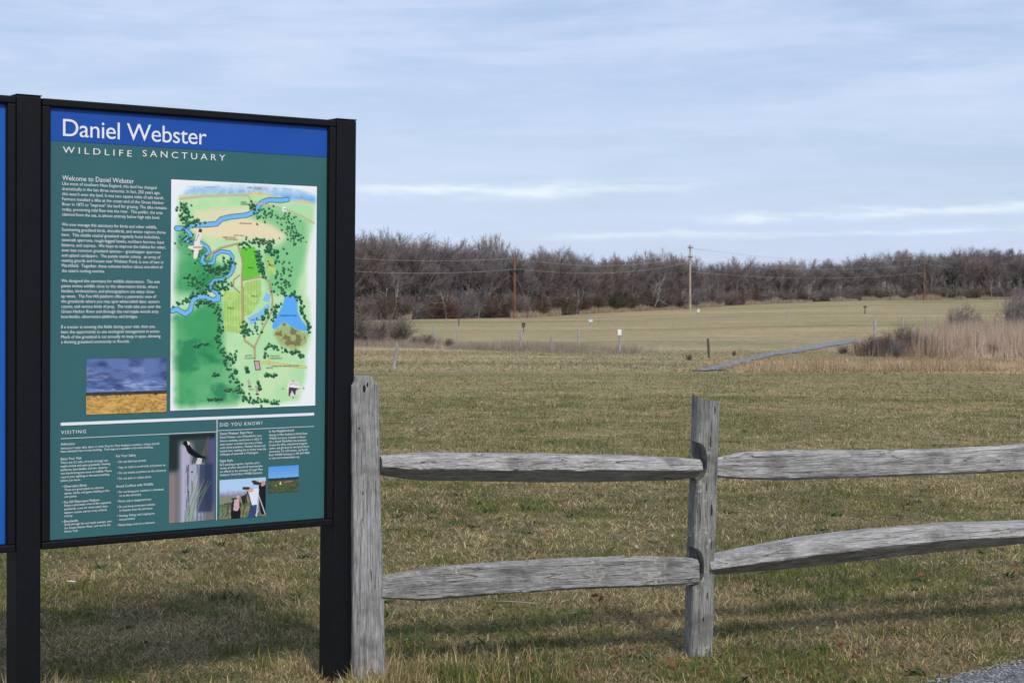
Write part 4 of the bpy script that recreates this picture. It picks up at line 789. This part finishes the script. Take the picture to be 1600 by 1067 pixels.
# ------------------------------------------------------------------ trees, shrubs, reeds
def grow(seed, style):
    """bare deciduous tree of height 1 -> (trunk segs, twig segs)"""
    r = random.Random(seed); thick, thin = [], []
    def branch(p, d, ln, rad, lev):
        k = 4 if lev == 0 else 3 if lev < 3 else 2; q = Vector(p); dv = Vector(d).normalized(); pts = [q.copy()]
        for i in range(k):
            j = style['wander'] * (.6 if lev == 0 else 1)
            dv = (dv + Vector((r.gauss(0, j), r.gauss(0, j), r.gauss(0, j) + style['up'] * (.3 if lev else .1)))).normalized()
            n = q + dv * ln / k; r0 = rad * (1 - .55 * i / k); r1 = rad * (1 - .55 * (i + 1) / k)
            (thick if lev <= 1 else thin).append((*q, r0, *n, r1)); q = n; pts.append(q.copy())
        if lev >= style['levels']: return
        nb = style['nb'][lev]
        for i in range(nb):
            t = (style['start'] if lev == 0 else .25) + (1 - (style['start'] if lev == 0 else .25)) * (i + r.random()) / nb
            f = t * k; a = min(int(f), k - 1); bp = pts[a].lerp(pts[a + 1], f - a); dd = (pts[a + 1] - pts[a]).normalized()
            side = Vector((r.gauss(0, 1), r.gauss(0, 1), r.gauss(0, .6))); side = (side - dd * side.dot(dd)).normalized()
            an = math.radians(r.uniform(*style['angle'])) * (1 if lev < 2 else .72); nd = dd * math.cos(an) + side * math.sin(an)
            branch(bp, nd, ln * r.uniform(*style['ratio']) * (1.1 - .35 * t), rad * (.52 if lev else .5) * (1 - .3 * t) + .0006, lev + 1)
    for s in range(style['stems']):
        a = r.uniform(0, 6.3); tilt = style['tilt'] * (1 if style['stems'] > 1 else .5)
        branch((.015 * math.cos(a) * (style['stems'] > 1), .015 * math.sin(a) * (style['stems'] > 1), -.02), (math.cos(a) * tilt, math.sin(a) * tilt, 1), r.uniform(.5, .62), style['rad'], 0)
    T, W = np.array(thick), np.array(thin)
    top = max(T[:, 6].max(), W[:, 6].max() if len(W) else 0)
    for A in (T, W):
        if len(A): A[:, [0, 1, 2, 4, 5, 6]] /= top
    return T, W
BASE = dict(wander=.11, up=.38, levels=4, nb=(8, 7, 6, 5), start=.28, angle=(20, 50), ratio=(.52, .76), stems=1, tilt=.12, rad=.013)
STYLES = [dict(BASE), dict(BASE, stems=2, tilt=.22, nb=(7, 6, 6, 4)), dict(BASE, angle=(28, 60), up=.28, nb=(8, 6, 6, 5)), dict(BASE, stems=3, tilt=.28, nb=(5, 6, 6, 4)), dict(BASE, start=.42, up=.5, angle=(20, 45)), dict(BASE, stems=2, tilt=.35, nb=(6, 6, 6, 4), up=.32), dict(BASE, start=.2, nb=(10, 6, 5, 5), angle=(30, 62))]
TREEK = []
for i, st in enumerate(STYLES):
    T_, W_ = grow(100 + i, st); W_[:, 3] = np.maximum(W_[:, 3], .0013); W_[:, 7] = np.maximum(W_[:, 7], .0008)
    tv = tubes(T_, 6); wv = tubes(W_, 3)
    TREEK.append((mesh_arrays('trunk', tv[0], [tv[1]], smooth=True), mesh_arrays('crown', wv[0], [wv[1]]), (T_, W_)))
for i, (a, b, _) in enumerate(TREEK): a.materials.append(M['bark']); b.materials.append(M['twig_warm'] if i % 3 == 1 else M['twig'])
KIND = ['bare grey tree with fan-shaped crown in the far treeline', 'twin-stemmed bare brownish tree in the far treeline', 'bare grey tree with wide spreading limbs in the far treeline', 'three-stemmed bare grey tree in the far treeline', 'upright bare brownish tree with narrow crown in the far treeline', 'bare grey tree with two splayed stems in the far treeline', 'bare grey tree branching near the ground in the far treeline']
LU = [300, 380, 560, 700, 803, 900, 1000, 1078, 1200, 1443, 1600, 1850]; LD = [222, 224, 229, 241, 252, 276, 301, 318, 347, 390, 400, 405]
TU = [300, 550, 600, 660, 720, 770, 830, 900, 960, 1000, 1040, 1100, 1200, 1280, 1330, 1400, 1450, 1520, 1600, 1850]; TV = [352, 358, 360, 371, 381, 376, 389, 399, 401, 400, 394, 406, 405, 407, 402, 396, 396, 388, 393, 392]
def tree_height(u, d): p = polar(u, d); return (440 - np.interp(u, TU, TV)) / FPX * d + EYE - p[2]
def put_tree(u, d, h, k, label, name='bare_tree', group='bare trees of the far treeline', meshes=None):
    p = polar(u, d); a, b = (meshes or TREEK[k])[:2]
    e = thing(name, label, 'tree', tuple(p), group); s = float(h); wid = s * random.uniform(.85, 1.2); e.scale = (wid, wid, s); e.rotation_euler.z = random.uniform(0, 6.28)
    for n, m in (('trunk', a), ('crown', b)): link(n, m, parent=e)
r_ = random.Random(11)
ROWN = ['at the wood edge', 'just inside the wood', 'deeper in the wood']
ZONES = [(520, 'hidden behind the sign'), (600, 'beside the sign'), (660, 'behind the round lone shrub'), (760, 'near the rust-brown pole'), (840, 'behind the rust-brown pole'), (940, 'above the green shrubs'), (1030, 'nearer the tall pale pole'), (1120, 'behind the tall pale pole'), (1230, 'past the tall pale pole'), (1330, 'above the far path'), (1400, 'nearing the orange-brown pole'), (1480, 'behind the orange-brown pole'), (1560, 'past the orange-brown pole'), (9999, 'beyond the tan reeds')]
ZONES[3] = (760, 'near the rust-brown pole')
def zone(u): return next(z for lim, z in ZONES if u < lim)
u = 330.
while u < 1800:                                               # three rows of trees one can tell apart
    d0 = float(np.interp(u, LU, LD))
    for row, off in enumerate((1.5, 6, 11)):
        uu = u + r_.uniform(-7, 7) + row * 5; d = d0 + off + r_.uniform(-1.5, 2.5); k = r_.randrange(7)
        put_tree(uu, d, tree_height(uu, d) * (r_.uniform(.66, 1.0) if row == 0 else r_.uniform(.80, 1.12)), k, KIND[k].replace('in the far treeline', ROWN[row] + ' ' + zone(uu)))
    u += 17 if u < 900 else 14.5
# the wood behind: one mass
def build_wood():
    rr = np.random.default_rng(5); segT, segW = [], []
    for i in range(170):
        uu = rr.uniform(250, 1850); d = float(np.interp(uu, LU, LD)) + rr.uniform(15, 55); p = polar(uu, d); h = tree_height(uu, d) * rr.uniform(.78, 1.0)
        T_, W_ = TREEK[rr.integers(0, 7)][2]; a = rr.uniform(0, 6.3); ca, sa = math.cos(a), math.sin(a)
        for A, dst, n in ((T_, segT, 30), (W_, segW, 420)):
            A = A[rr.permutation(len(A))[:n]].copy() if len(A) > n else A.copy()
            for o in (0, 4):
                x, y = A[:, o].copy() * h, A[:, o + 1].copy() * h; A[:, o] = p[0] + x * ca - y * sa; A[:, o + 1] = p[1] + x * sa + y * ca; A[:, o + 2] = A[:, o + 2] * h + p[2]
            A[:, 3] *= h * 1.3; A[:, 7] *= h * 1.3; dst.append(A)
    n = 9000; uu = rr.uniform(300, 1850, n); d = np.interp(uu, LU, LD) + rr.uniform(2, 45, n); a = np.arctan((uu - 800) / FPX); x, y = d * np.sin(a), d * np.cos(a); z = terrain(x, y); h = rr.uniform(1.5, 6, n); r0 = rr.uniform(.03, .07, n)
    segT.append(np.stack([x, y, z, r0, x + rr.normal(0, .12, n) * h, y + rr.normal(0, .12, n) * h, z + h, r0 * .4], -1))
    V, F = tubes(np.concatenate(segT + segW), 3); link('distant_wood', mesh_arrays('distant_wood', V, [F]), M['twig'], kind='stuff', label='dense bare wood massed behind the front row of trees', cat='wood')
build_wood()
# pale crooked dead trees that stand out against the wood
PST = dict(BASE, wander=.3, up=.15, levels=3, nb=(5, 4, 3), start=.3, angle=(30, 75), ratio=(.45, .75), rad=.019, tilt=.5)
pales = []
for i, st in enumerate((PST, dict(PST, stems=2, tilt=.45), dict(PST, stems=2, tilt=.7, wander=.38))):
    T_, W_ = grow(300 + i, st); tv, wv = tubes(T_, 6), tubes(np.concatenate([W_]), 3); a = mesh_arrays('trunk', tv[0], [tv[1]], smooth=True); b = mesh_arrays('crown', wv[0], [wv[1]]); a.materials.append(M['pale_bark']); b.materials.append(M['brush_grey']); pales.append((a, b))
PLAB = ['pale crooked leaning tree before the dark wood', 'pale forked tree with two crooked stems before the dark wood', 'pale low tree with wildly twisted stems before the dark wood']
for i, (uu, vt, k) in enumerate(((608, 425, 1), (697, 445, 0), (735, 452, 2), (748, 470, 2), (565, 465, 0), (860, 450, 1), (880, 455, 0), (900, 445, 0), (1020, 420, 1), (1062, 440, 0), (1115, 430, 1), (1100, 465, 2), (1165, 455, 2), (1210, 450, 0), (1260, 430, 1), (1390, 440, 0), (1402, 438, 1), (1478, 448, 2), (1490, 440, 2), (1505, 446, 1), (1550, 430, 0))):
    d = float(np.interp(uu, LU, LD)) - 4; p = polar(uu, d); put_tree(uu, d, (440 - vt) / FPX * d + EYE - p[2], 0, PLAB[k], 'pale_tree', 'pale crooked trees at the wood edge', pales[k])
# shrubs
def shrub_segs(seed, n, up=.55, spread=.6, sub=5):
    r = np.random.default_rng(seed); S_ = []
    for i in range(n):
        a = r.uniform(0, 6.3); th = abs(r.normal(0, spread)); th = min(th, 1.35); ln = r.uniform(.55, 1.0) * (1 - .3 * th / 1.35); p = np.array([r.normal(0, .08), r.normal(0, .08), -.03]); d = np.array([math.cos(a) * math.sin(th), math.sin(a) * math.sin(th), math.cos(th)]); rad = .009
        pts = [p]
        for k in range(4):
            d = d + r.normal(0, .16, 3) + np.array([0, 0, up * .12]); d /= np.linalg.norm(d); q = p + d * ln / 4; S_.append((*p, rad, *q, rad * .78)); rad *= .78; p = q; pts.append(p)
        for k in range(sub):
            j = r.integers(1, 5); q = pts[j]; dd = d + r.normal(0, .55, 3); dd /= np.linalg.norm(dd); l = r.uniform(.12, .3); e = q + dd * l; S_.append((*q, .0045, *e, .003))
            for m_ in range(2): g = dd + r.normal(0, .6, 3); g /= np.linalg.norm(g); s0 = q + dd * l * r.uniform(.3, 1); S_.append((*s0, .0035, *(s0 + g * l * .6), .0025))
    return np.array(S_)
SHR = [tubes(shrub_segs(40 + i, n, sub=sb), 3) for i, (n, sb) in enumerate(((70, 9), (90, 8), (60, 11), (110, 7)))]
def shrub_mesh(k, mat): me = mesh_arrays('shrub', SHR[k][0], [SHR[k][1]]); me.materials.append(mat); return me
SM = {(k, m): shrub_mesh(k, M[m]) for k in range(4) for m in ('brush', 'brush_red', 'brush_grey', 'cedar', 'twig')}
def put_shrub(p, w, h, k, m, label, group, name='shrub'):
    o = link(name, SM[(k, m)], label=label, cat='shrub', group=group, loc=tuple(p)); o.scale = (w * .75, w * .75, h); o.rotation_euler.z = random.uniform(0, 6.28)
rs = random.Random(3); u = 545.
SL = {'brush': 'dark brown bare shrub at the foot of the wood', 'brush_red': 'reddish bare shrub at the foot of the wood', 'brush_grey': 'pale grey-brown bare shrub at the foot of the wood', 'cedar': 'dull green shrub at the foot of the wood', 'twig': 'dark grey bare shrub at the foot of the wood'}
while u < 1760:
    d = float(np.interp(u, LU, LD)) - rs.uniform(.5, 3.5); m = rs.choice(['brush', 'brush', 'brush_red', 'twig', 'twig', 'brush_grey'])
    if 830 < u < 1010 and rs.random() < .45: m = 'cedar'
    h = rs.uniform(1.8, 4.2) * (1 if u < 1100 else .8); put_shrub(polar(u, d), h * rs.uniform(1., 1.6), h, rs.randrange(4), m, SL[m].replace('at the foot of the wood', 'at the wood foot ' + zone(u)), 'shrubs along the wood edge'); u += 8 if u < 1000 else 6.3
def put_shrub_px(u, vb, w_px, vt, k, m, label, group=None, name='shrub'):
    p = hit(u, vb); dd = math.hypot(p[0], p[1]); put_shrub(p, w_px / FPX * dd, (vb - vt) / FPX * dd, k, m, label, group, name)
G1 = 'shrubs on the grassy bank beside the field'
for a in ((625, 534, 66, 491, 3, 'brush_grey', 'round bare shrub with many ascending stems standing alone on the grass'), (572, 535, 74, 490, 1, 'brush_grey', 'wide pale bare shrub beside the black sign post'), (594, 536, 50, 498, 2, 'brush_grey', 'lower pale bare shrub between the sign and the round shrub'), (548, 535, 56, 488, 0, 'brush', 'brown bare shrub half hidden behind the sign'),
          (668, 540, 40, 522, 2, 'brush_grey', 'low tangled shrub by the thin field post'), (650, 538, 30, 524, 0, 'brush_grey', 'low grey shrub next to the round shrub'), (700, 541, 24, 528, 1, 'brush_grey', 'small grey shrub in the pale weed strip'), (1077, 563, 14, 553, 1, 'brush', 'tiny dark shrub by the leaning dark post'), (1147, 556, 10, 548, 2, 'brush', 'tiny dark shrub beside the far gravel path')): put_shrub_px(*a[:6], a[6], G1)
G2 = 'bare shrubs in the thicket by the far path'
for i, (uu, vb, w, vt, k, m) in enumerate(((1318, 553, 26, 540, 0, 'brush'), (1340, 555, 40, 533, 1, 'brush'), (1362, 557, 44, 526, 3, 'brush'), (1388, 558, 46, 518, 0, 'brush'), (1410, 559, 44, 511, 2, 'brush'), (1425, 559, 40, 512, 3, 'twig'), (1444, 560, 40, 524, 1, 'brush_grey'), (1372, 556, 40, 528, 2, 'brush_red'), (1400, 560, 30, 532, 1, 'twig'), (1470, 560, 30, 535, 0, 'brush'), (1350, 556, 36, 538, 3, 'brush_red'), (1550, 561, 30, 538, 2, 'brush'))):
    put_shrub_px(uu, vb, w, vt, k, m, {'brush': 'dark brown twiggy shrub in the thicket beside the far path', 'twig': 'dark grey twiggy shrub in the thicket beside the far path', 'brush_grey': 'pale twiggy shrub in the thicket beside the far path', 'brush_red': 'reddish twiggy shrub in the thicket beside the far path'}[m], G2)
put_shrub_px(1505, 536, 56, 479, 3, 'twig', 'dark rounded bare shrub rising behind the tan reeds', G2); put_shrub_px(1488, 536, 30, 484, 0, 'twig', 'narrow dark bare shrub rising behind the tan reeds', G2); put_shrub_px(1530, 536, 30, 492, 1, 'brush_grey', 'pale small bare shrub rising behind the tan reeds', G2)
for uu, w, vt, k in ((1585, 60, 458, 2), (1618, 70, 446, 0), (1650, 80, 442, 3)): put_shrub_px(uu, 538, w, vt, k, 'twig', 'tall open bare shrub with long stems behind the tan reeds', G2, 'tall_shrub')

def reeds(name, regions, label, cat, palette):
    sets = []
    for pts, n, l0, l1, w, lean in regions:
        g = [hit(*p) for p in pts]; g = np.array(g)[:, :2]; lo, hi = g.min(0), g.max(0); X, Y = [], []
        tri = [(g[0], g[i], g[i + 1]) for i in range(1, len(g) - 1)]; ar = np.array([abs(np.cross(b - a, c - a)) for a, b, c in tri]); idx = RNG.choice(len(tri), n, p=ar / ar.sum())
        a = np.array([tri[i][0] for i in range(len(tri))])[idx]; b = np.array([t[1] for t in tri])[idx]; c = np.array([t[2] for t in tri])[idx]; q, r = RNG.random((2, n, 1)); f = q + r > 1; q = np.where(f, 1 - q, q); r = np.where(f, 1 - r, r); P = a + (b - a) * q + (c - a) * r
        x, y = P[:, 0], P[:, 1]; cl = fbm(x * .5, y * .5, 61, 3)
        az0 = fbm(x * .35 + 3, y * .35, 83, 2) * 14; front = np.clip(.45 + (y - g[:, 1].min()) / 3.5, 0, 1); col = np.array(palette)[RNG.integers(0, len(palette), n)] * RNG.uniform(.7, 1.2, (n, 1)) * (.65 + .7 * fbm(x * .25, y * .25, 77, 3))[:, None]
        sets.append(blades(x, y, terrain(x, y) - .02, RNG.uniform(l0, l1, n) * (.25 + 1.35 * cl) * front, w * RNG.uniform(.6, 1.3, n), np.abs(RNG.normal(lean * .6, lean, n)), az0 + RNG.normal(0, 1.0, n), col, .35, simple=True))
    V, F, C = merge_blades(sets); link(name, mesh_arrays(name, V, F, C), M['reed'], kind='stuff', label=label, cat=cat)
TANP = [(.48, .36, .26), (.54, .42, .31), (.40, .28, .20), (.58, .47, .37), (.34, .23, .165)]
reeds('tall_dry_grass', [([(1428, 561), (1520, 562), (1640, 562), (1720, 560), (1720, 532), (1560, 534), (1480, 540), (1430, 550)], 80000, .5, 1.75, .026, .34), ([(1330, 556), (1440, 562), (1440, 548), (1380, 546)], 5000, .4, 1.1, .02, .35)], 'tall tan dry grass thicket beside the far path', 'dry grass', TANP)
reeds('rough_straw_grass', [([(1150, 583), (1400, 582), (1720, 580), (1720, 562), (1400, 561), (1260, 565)], 34000, .08, .3, .022, .7), ([(1108, 581), (1150, 573.5), (1184, 562.5), (1215, 556), (1248, 551.5), (1297, 542.5), (1299, 544.5), (1250, 554), (1187, 566), (1152, 577)], 2600, .06, .2, .02, .6), ([(1080, 581), (1103, 574), (1126, 568), (1170, 556.5), (1204, 550), (1203, 549.2), (1168, 555.5), (1124, 566.5), (1100, 572)], 1500, .06, .18, .02, .6)], 'rough straw grass fringing the far path and tan thicket', 'dry grass', [(.46, .34, .21), (.52, .40, .25), (.36, .25, .16), (.25, .2, .1)])
PINKP = [(.30, .24, .20), (.34, .28, .24), (.24, .19, .16), (.28, .24, .15)]
reeds('pale_weed_strip', [([(690, 546), (800, 550), (920, 553.5), (990, 553), (1030, 551), (985, 547), (920, 544), (800, 541), (720, 541)], 11000, .1, .62, .018, .4), ([(545, 542), (690, 546), (690, 536), (545, 532)], 6000, .12, .6, .02, .4)], 'pale pinkish dry weeds along the field fence posts', 'weeds', PINKP)
def fringe():
    n = 26000; uu = RNG.uniform(540, 1760, n); keep = (vnoise(uu * .035, uu * 0, 91) > np.where(uu < 850, .62, .33)); uu = uu[keep]; n = len(uu)
    d = np.interp(uu, LU, LD) - 3.5 - RNG.uniform(0, 5, n); a = np.arctan((uu - 800) / FPX); x, y = d * np.sin(a), d * np.cos(a)
    col = np.array([(.40, .32, .22), (.46, .37, .27), (.34, .26, .18)])[RNG.integers(0, 3, n)] * RNG.uniform(.75, 1.15, (n, 1))
    V, F, C = merge_blades([blades(x, y, terrain(x, y), RNG.uniform(.5, 1.3, n) * (.4 + vnoise(uu * .08, uu * 0, 95)), RNG.uniform(.03, .07, n), np.abs(RNG.normal(0, .25, n)), RNG.uniform(0, 6.3, n), col)])
    link('wood_edge_grass', mesh_arrays('wood_edge_grass', V, F, C), M['reed'], kind='stuff', label='pale dry grass fringe along the wood edge', cat='dry grass')
fringe()

# ------------------------------------------------------------------ utility line
def pole(u, vb, vt, d, mat, rad, label, arms, name='utility_pole'):
    p = polar(u, d); e = thing(name, label, 'utility pole', tuple(p), 'poles of the overhead line'); h = (vb - vt) / FPX * d
    V, F = tubes([(0, 0, -.5, rad * 1.15, 0, 0, h * .5, rad), (0, 0, h * .5, rad, 0, 0, h, rad * .8)], 10); link('shaft', mesh_arrays('shaft', V, [F], smooth=True), mat, e)
    c = bmesh.new(); bmesh.ops.create_cone(c, cap_ends=True, segments=10, radius1=rad * .82, radius2=rad * .3, depth=.12, matrix=Matrix.Translation((0, 0, h + .06))); link('pole_top', bm_mesh('pole_top', c), mat, e)
    for za, wa in arms:
        V, F = box_vf((0, 0, h - za), ((1, 0, 0), (0, 1, 0), (0, 0, 1)), -wa, wa, -rad - .12, -rad + .02, -.07, .07, .01); ar = link('crossarm', mesh_arrays('crossarm', V, F), M['insulator'], e)
        for sx in (-.8, .8):
            b = bmesh.new(); bmesh.ops.create_cone(b, cap_ends=True, segments=8, radius1=.07, radius2=.04, depth=.2, matrix=Matrix.Translation((sx * wa, -rad - .05, h - za + .17))); link('insulator', bm_mesh('insulator', b), M['insulator'], ar)
    return np.array([p[0], p[1], p[2] + h]), e
tA, eA = pole(804, 499, 404, 244, M['pole_brown'], .19, 'rust-brown utility pole with small crossarm and guy wire', ((1.9, .75),))
tB, eB = pole(1078, 486, 387, 306, M['pole_grey'], .2, 'tall pale grey-tan utility pole rising above the treeline', ((.5, .5), (2.2, .5)))
tC, eC = pole(1443.5, 469, 406, 378, M['pole_brown'], .2, 'orange-brown utility pole standing by pale brush', ((1.5, .9),))
tZ, eZ = pole(300, 520, 385, 182, M['pole_brown'], .18, 'brown utility pole standing behind the information sign', ((1.9, .75),))
tD = np.array([185., 470., tC[2] + 1.])
def wire(a, b, sag, label, rad=.02):
    n = 26; P = [a + (b - a) * t + np.array([0, 0, -sag * 4 * t * (1 - t)]) for t in np.linspace(0, 1, n)]
    V, F = tubes([(*P[i], rad, *P[i + 1], rad) for i in range(n - 1)], 4); o0 = np.array(a); link('overhead_wire', mesh_arrays('overhead_wire', V - o0, [F]), M['wire'], label=label, cat='wire', group='wires of the overhead line', loc=tuple(o0))
dz = lambda p, k, q=0: p + np.array([q, 0, -k])
wire(dz(tZ, .1), dz(tA, .1), 1.2, 'top overhead wire running from behind the sign to the rust-brown pole'); wire(dz(tZ, 1.9, .5), dz(tA, 1.75, .6), 1.2, 'lower overhead wire running from behind the sign to the rust-brown pole')
wire(dz(tA, 1.75, .6), dz(tB, 3.2, 0), 1.3, 'overhead wire between the rust-brown pole and the tall pale pole'); wire(dz(tA, .1), dz(tB, 2.0, 0), 1.5, 'upper overhead wire between the rust-brown pole and the tall pale pole')
wire(dz(tB, 3.2), dz(tC, 1.4, -.6), 1.2, 'overhead wire between the tall pale pole and the orange-brown pole'); wire(dz(tB, 5.0), dz(tC, 3.2), 1.3, 'lowest overhead wire between the tall pale pole and the orange-brown pole'); wire(dz(tB, .6, .4), dz(tC, .1), 1.3, 'uppermost overhead wire between the tall pale pole and the orange-brown pole')
wire(dz(tC, .1), dz(tD, .1), 1.6, 'top overhead wire running on beyond the orange-brown pole'); wire(dz(tC, 1.4, .6), dz(tD, 1.6), 1.8, 'lower overhead wire running on beyond the orange-brown pole')
gp = polar(834, 247); wire(dz(tA, 2.2), gp, 0.02, 'taut guy wire slanting from the rust-brown pole to the ground', .026)

# ------------------------------------------------------------------ field posts
def field_post(u, vb, vt, wpx, tilt, mat, label, cap=None, box=None, name='field_post'):
    p = hit(u, vb); d = math.hypot(p[0], p[1]); h = (vb - vt) / FPX * d; w = wpx / FPX * d
    e = thing(name, label, 'post', tuple(p), 'posts standing in the field'); e.rotation_euler.y = math.radians(tilt); e.rotation_euler.z = random.uniform(-.3, .3)
    bm = bmesh.new(); rings = []; rr = random.Random(int(u))
    for i in range(7):
        z = -.25 + (h + .25) * i / 6; s = w * .5 * (1.08 - .16 * i / 6); rings.append([bm.verts.new((s * math.cos(a) * rr.uniform(.9, 1.1), s * math.sin(a) * rr.uniform(.9, 1.1), z + (.04 * rr.random() if i == 6 else 0))) for a in np.linspace(0, 2 * math.pi, 9)[:-1]])
    for a, b in zip(rings, rings[1:]):
        for k in range(8): bm.faces.new((a[k], a[(k + 1) % 8], b[(k + 1) % 8], b[k]))
    bm.faces.new(rings[-1]); link('shaft', bm_mesh('shaft', bm), mat, e)
    ex = ((1, 0, 0), (0, 1, 0), (0, 0, 1))
    if cap: V, F = box_vf((0, 0, h), ex, -cap[0] / FPX * d / 2, cap[0] / FPX * d / 2, -w * .7, w * .7, -cap[1] / FPX * d, .03, .01); link('white_cap', mesh_arrays('white_cap', V, F), M['cap_white'], e)
    if box:
        V, F = box_vf((0, 0, h - box[2] / FPX * d), ex, -box[0] / FPX * d / 2, box[0] / FPX * d / 2, -.16, .16, -box[1] / FPX * d, 0, .015); link('nest_box', mesh_arrays('nest_box', V, F), M[box[3]], e)
        V, F = box_vf((0, 0, h - box[2] / FPX * d), ex, -box[0] / FPX * d * .6, box[0] / FPX * d * .6, -.2, .2, .002, .04, .008); link('box_roof', mesh_arrays('box_roof', V, F), M[box[3]], e)
W_, D_ = M['field_post'], M['field_post_dark']
field_post(615, 577, 538, 4.5, 9, W_, 'leaning pale fence post standing in the straw grass')
field_post(678, 537, 511, 3, 1, W_, 'pale field post in the low tangled shrub'); field_post(714.5, 540, 515, 3, 2, W_, 'pale field post next to the small grey shrub')
field_post(813, 545, 516, 4, 3, W_, 'pale field post leaning slightly at the start of the weed strip'); field_post(862, 548, 523, 3, -1, W_, 'short pale field post amid the weed strip')
field_post(904, 541, 515, 3.4, 0, W_, 'pale field post between the weed strip and the white-capped post'); field_post(968, 552, 516, 4.6, 0, W_, 'field post topped with a bright white cap', cap=(5.5, 8))
field_post(1108, 560, 530, 3.6, -4, D_, 'dark thin post leaning beside the far gravel path')
field_post(717, 509, 490, 1.6, 0, D_, 'thin bare stake near the wood edge'); field_post(818, 520, 505, 1.3, 0, D_, 'thin stake carrying a small dark nest box', box=(5, 6, 0, 'field_post_dark'), name='nest_box_post')
field_post(923, 512, 491, 2, 0, W_, 'thin post carrying a pale nest box in the field', box=(5, 3, 9, 'cap_white'), name='nest_box_post'); field_post(1091, 505, 484, 2.2, 0, W_, 'thin post with a white tip near the tall pale utility pole', cap=(2.6, 4), name='nest_box_post')
field_post(1231, 496, 481, 1.6, 0, W_, 'lone thin stake far out in the field'); field_post(1351.5, 491, 479, 1.5, 0, D_, 'far dark stake with a small flat box on top', box=(4.5, 2, 0, 'field_post_dark'), name='nest_box_post')
field_post(1367, 541, 500, 5, 0, W_, 'stout pale post rising from the dark thicket'); field_post(1410, 536, 497, 3.6, 0, W_, 'pale post behind the dark thicket'); field_post(1447, 533, 497, 3, 1, W_, 'pale post at the edge of the tan thicket'); field_post(1484, 531, 495, 3, -1, W_, 'pale post beside the narrow dark bare shrub')
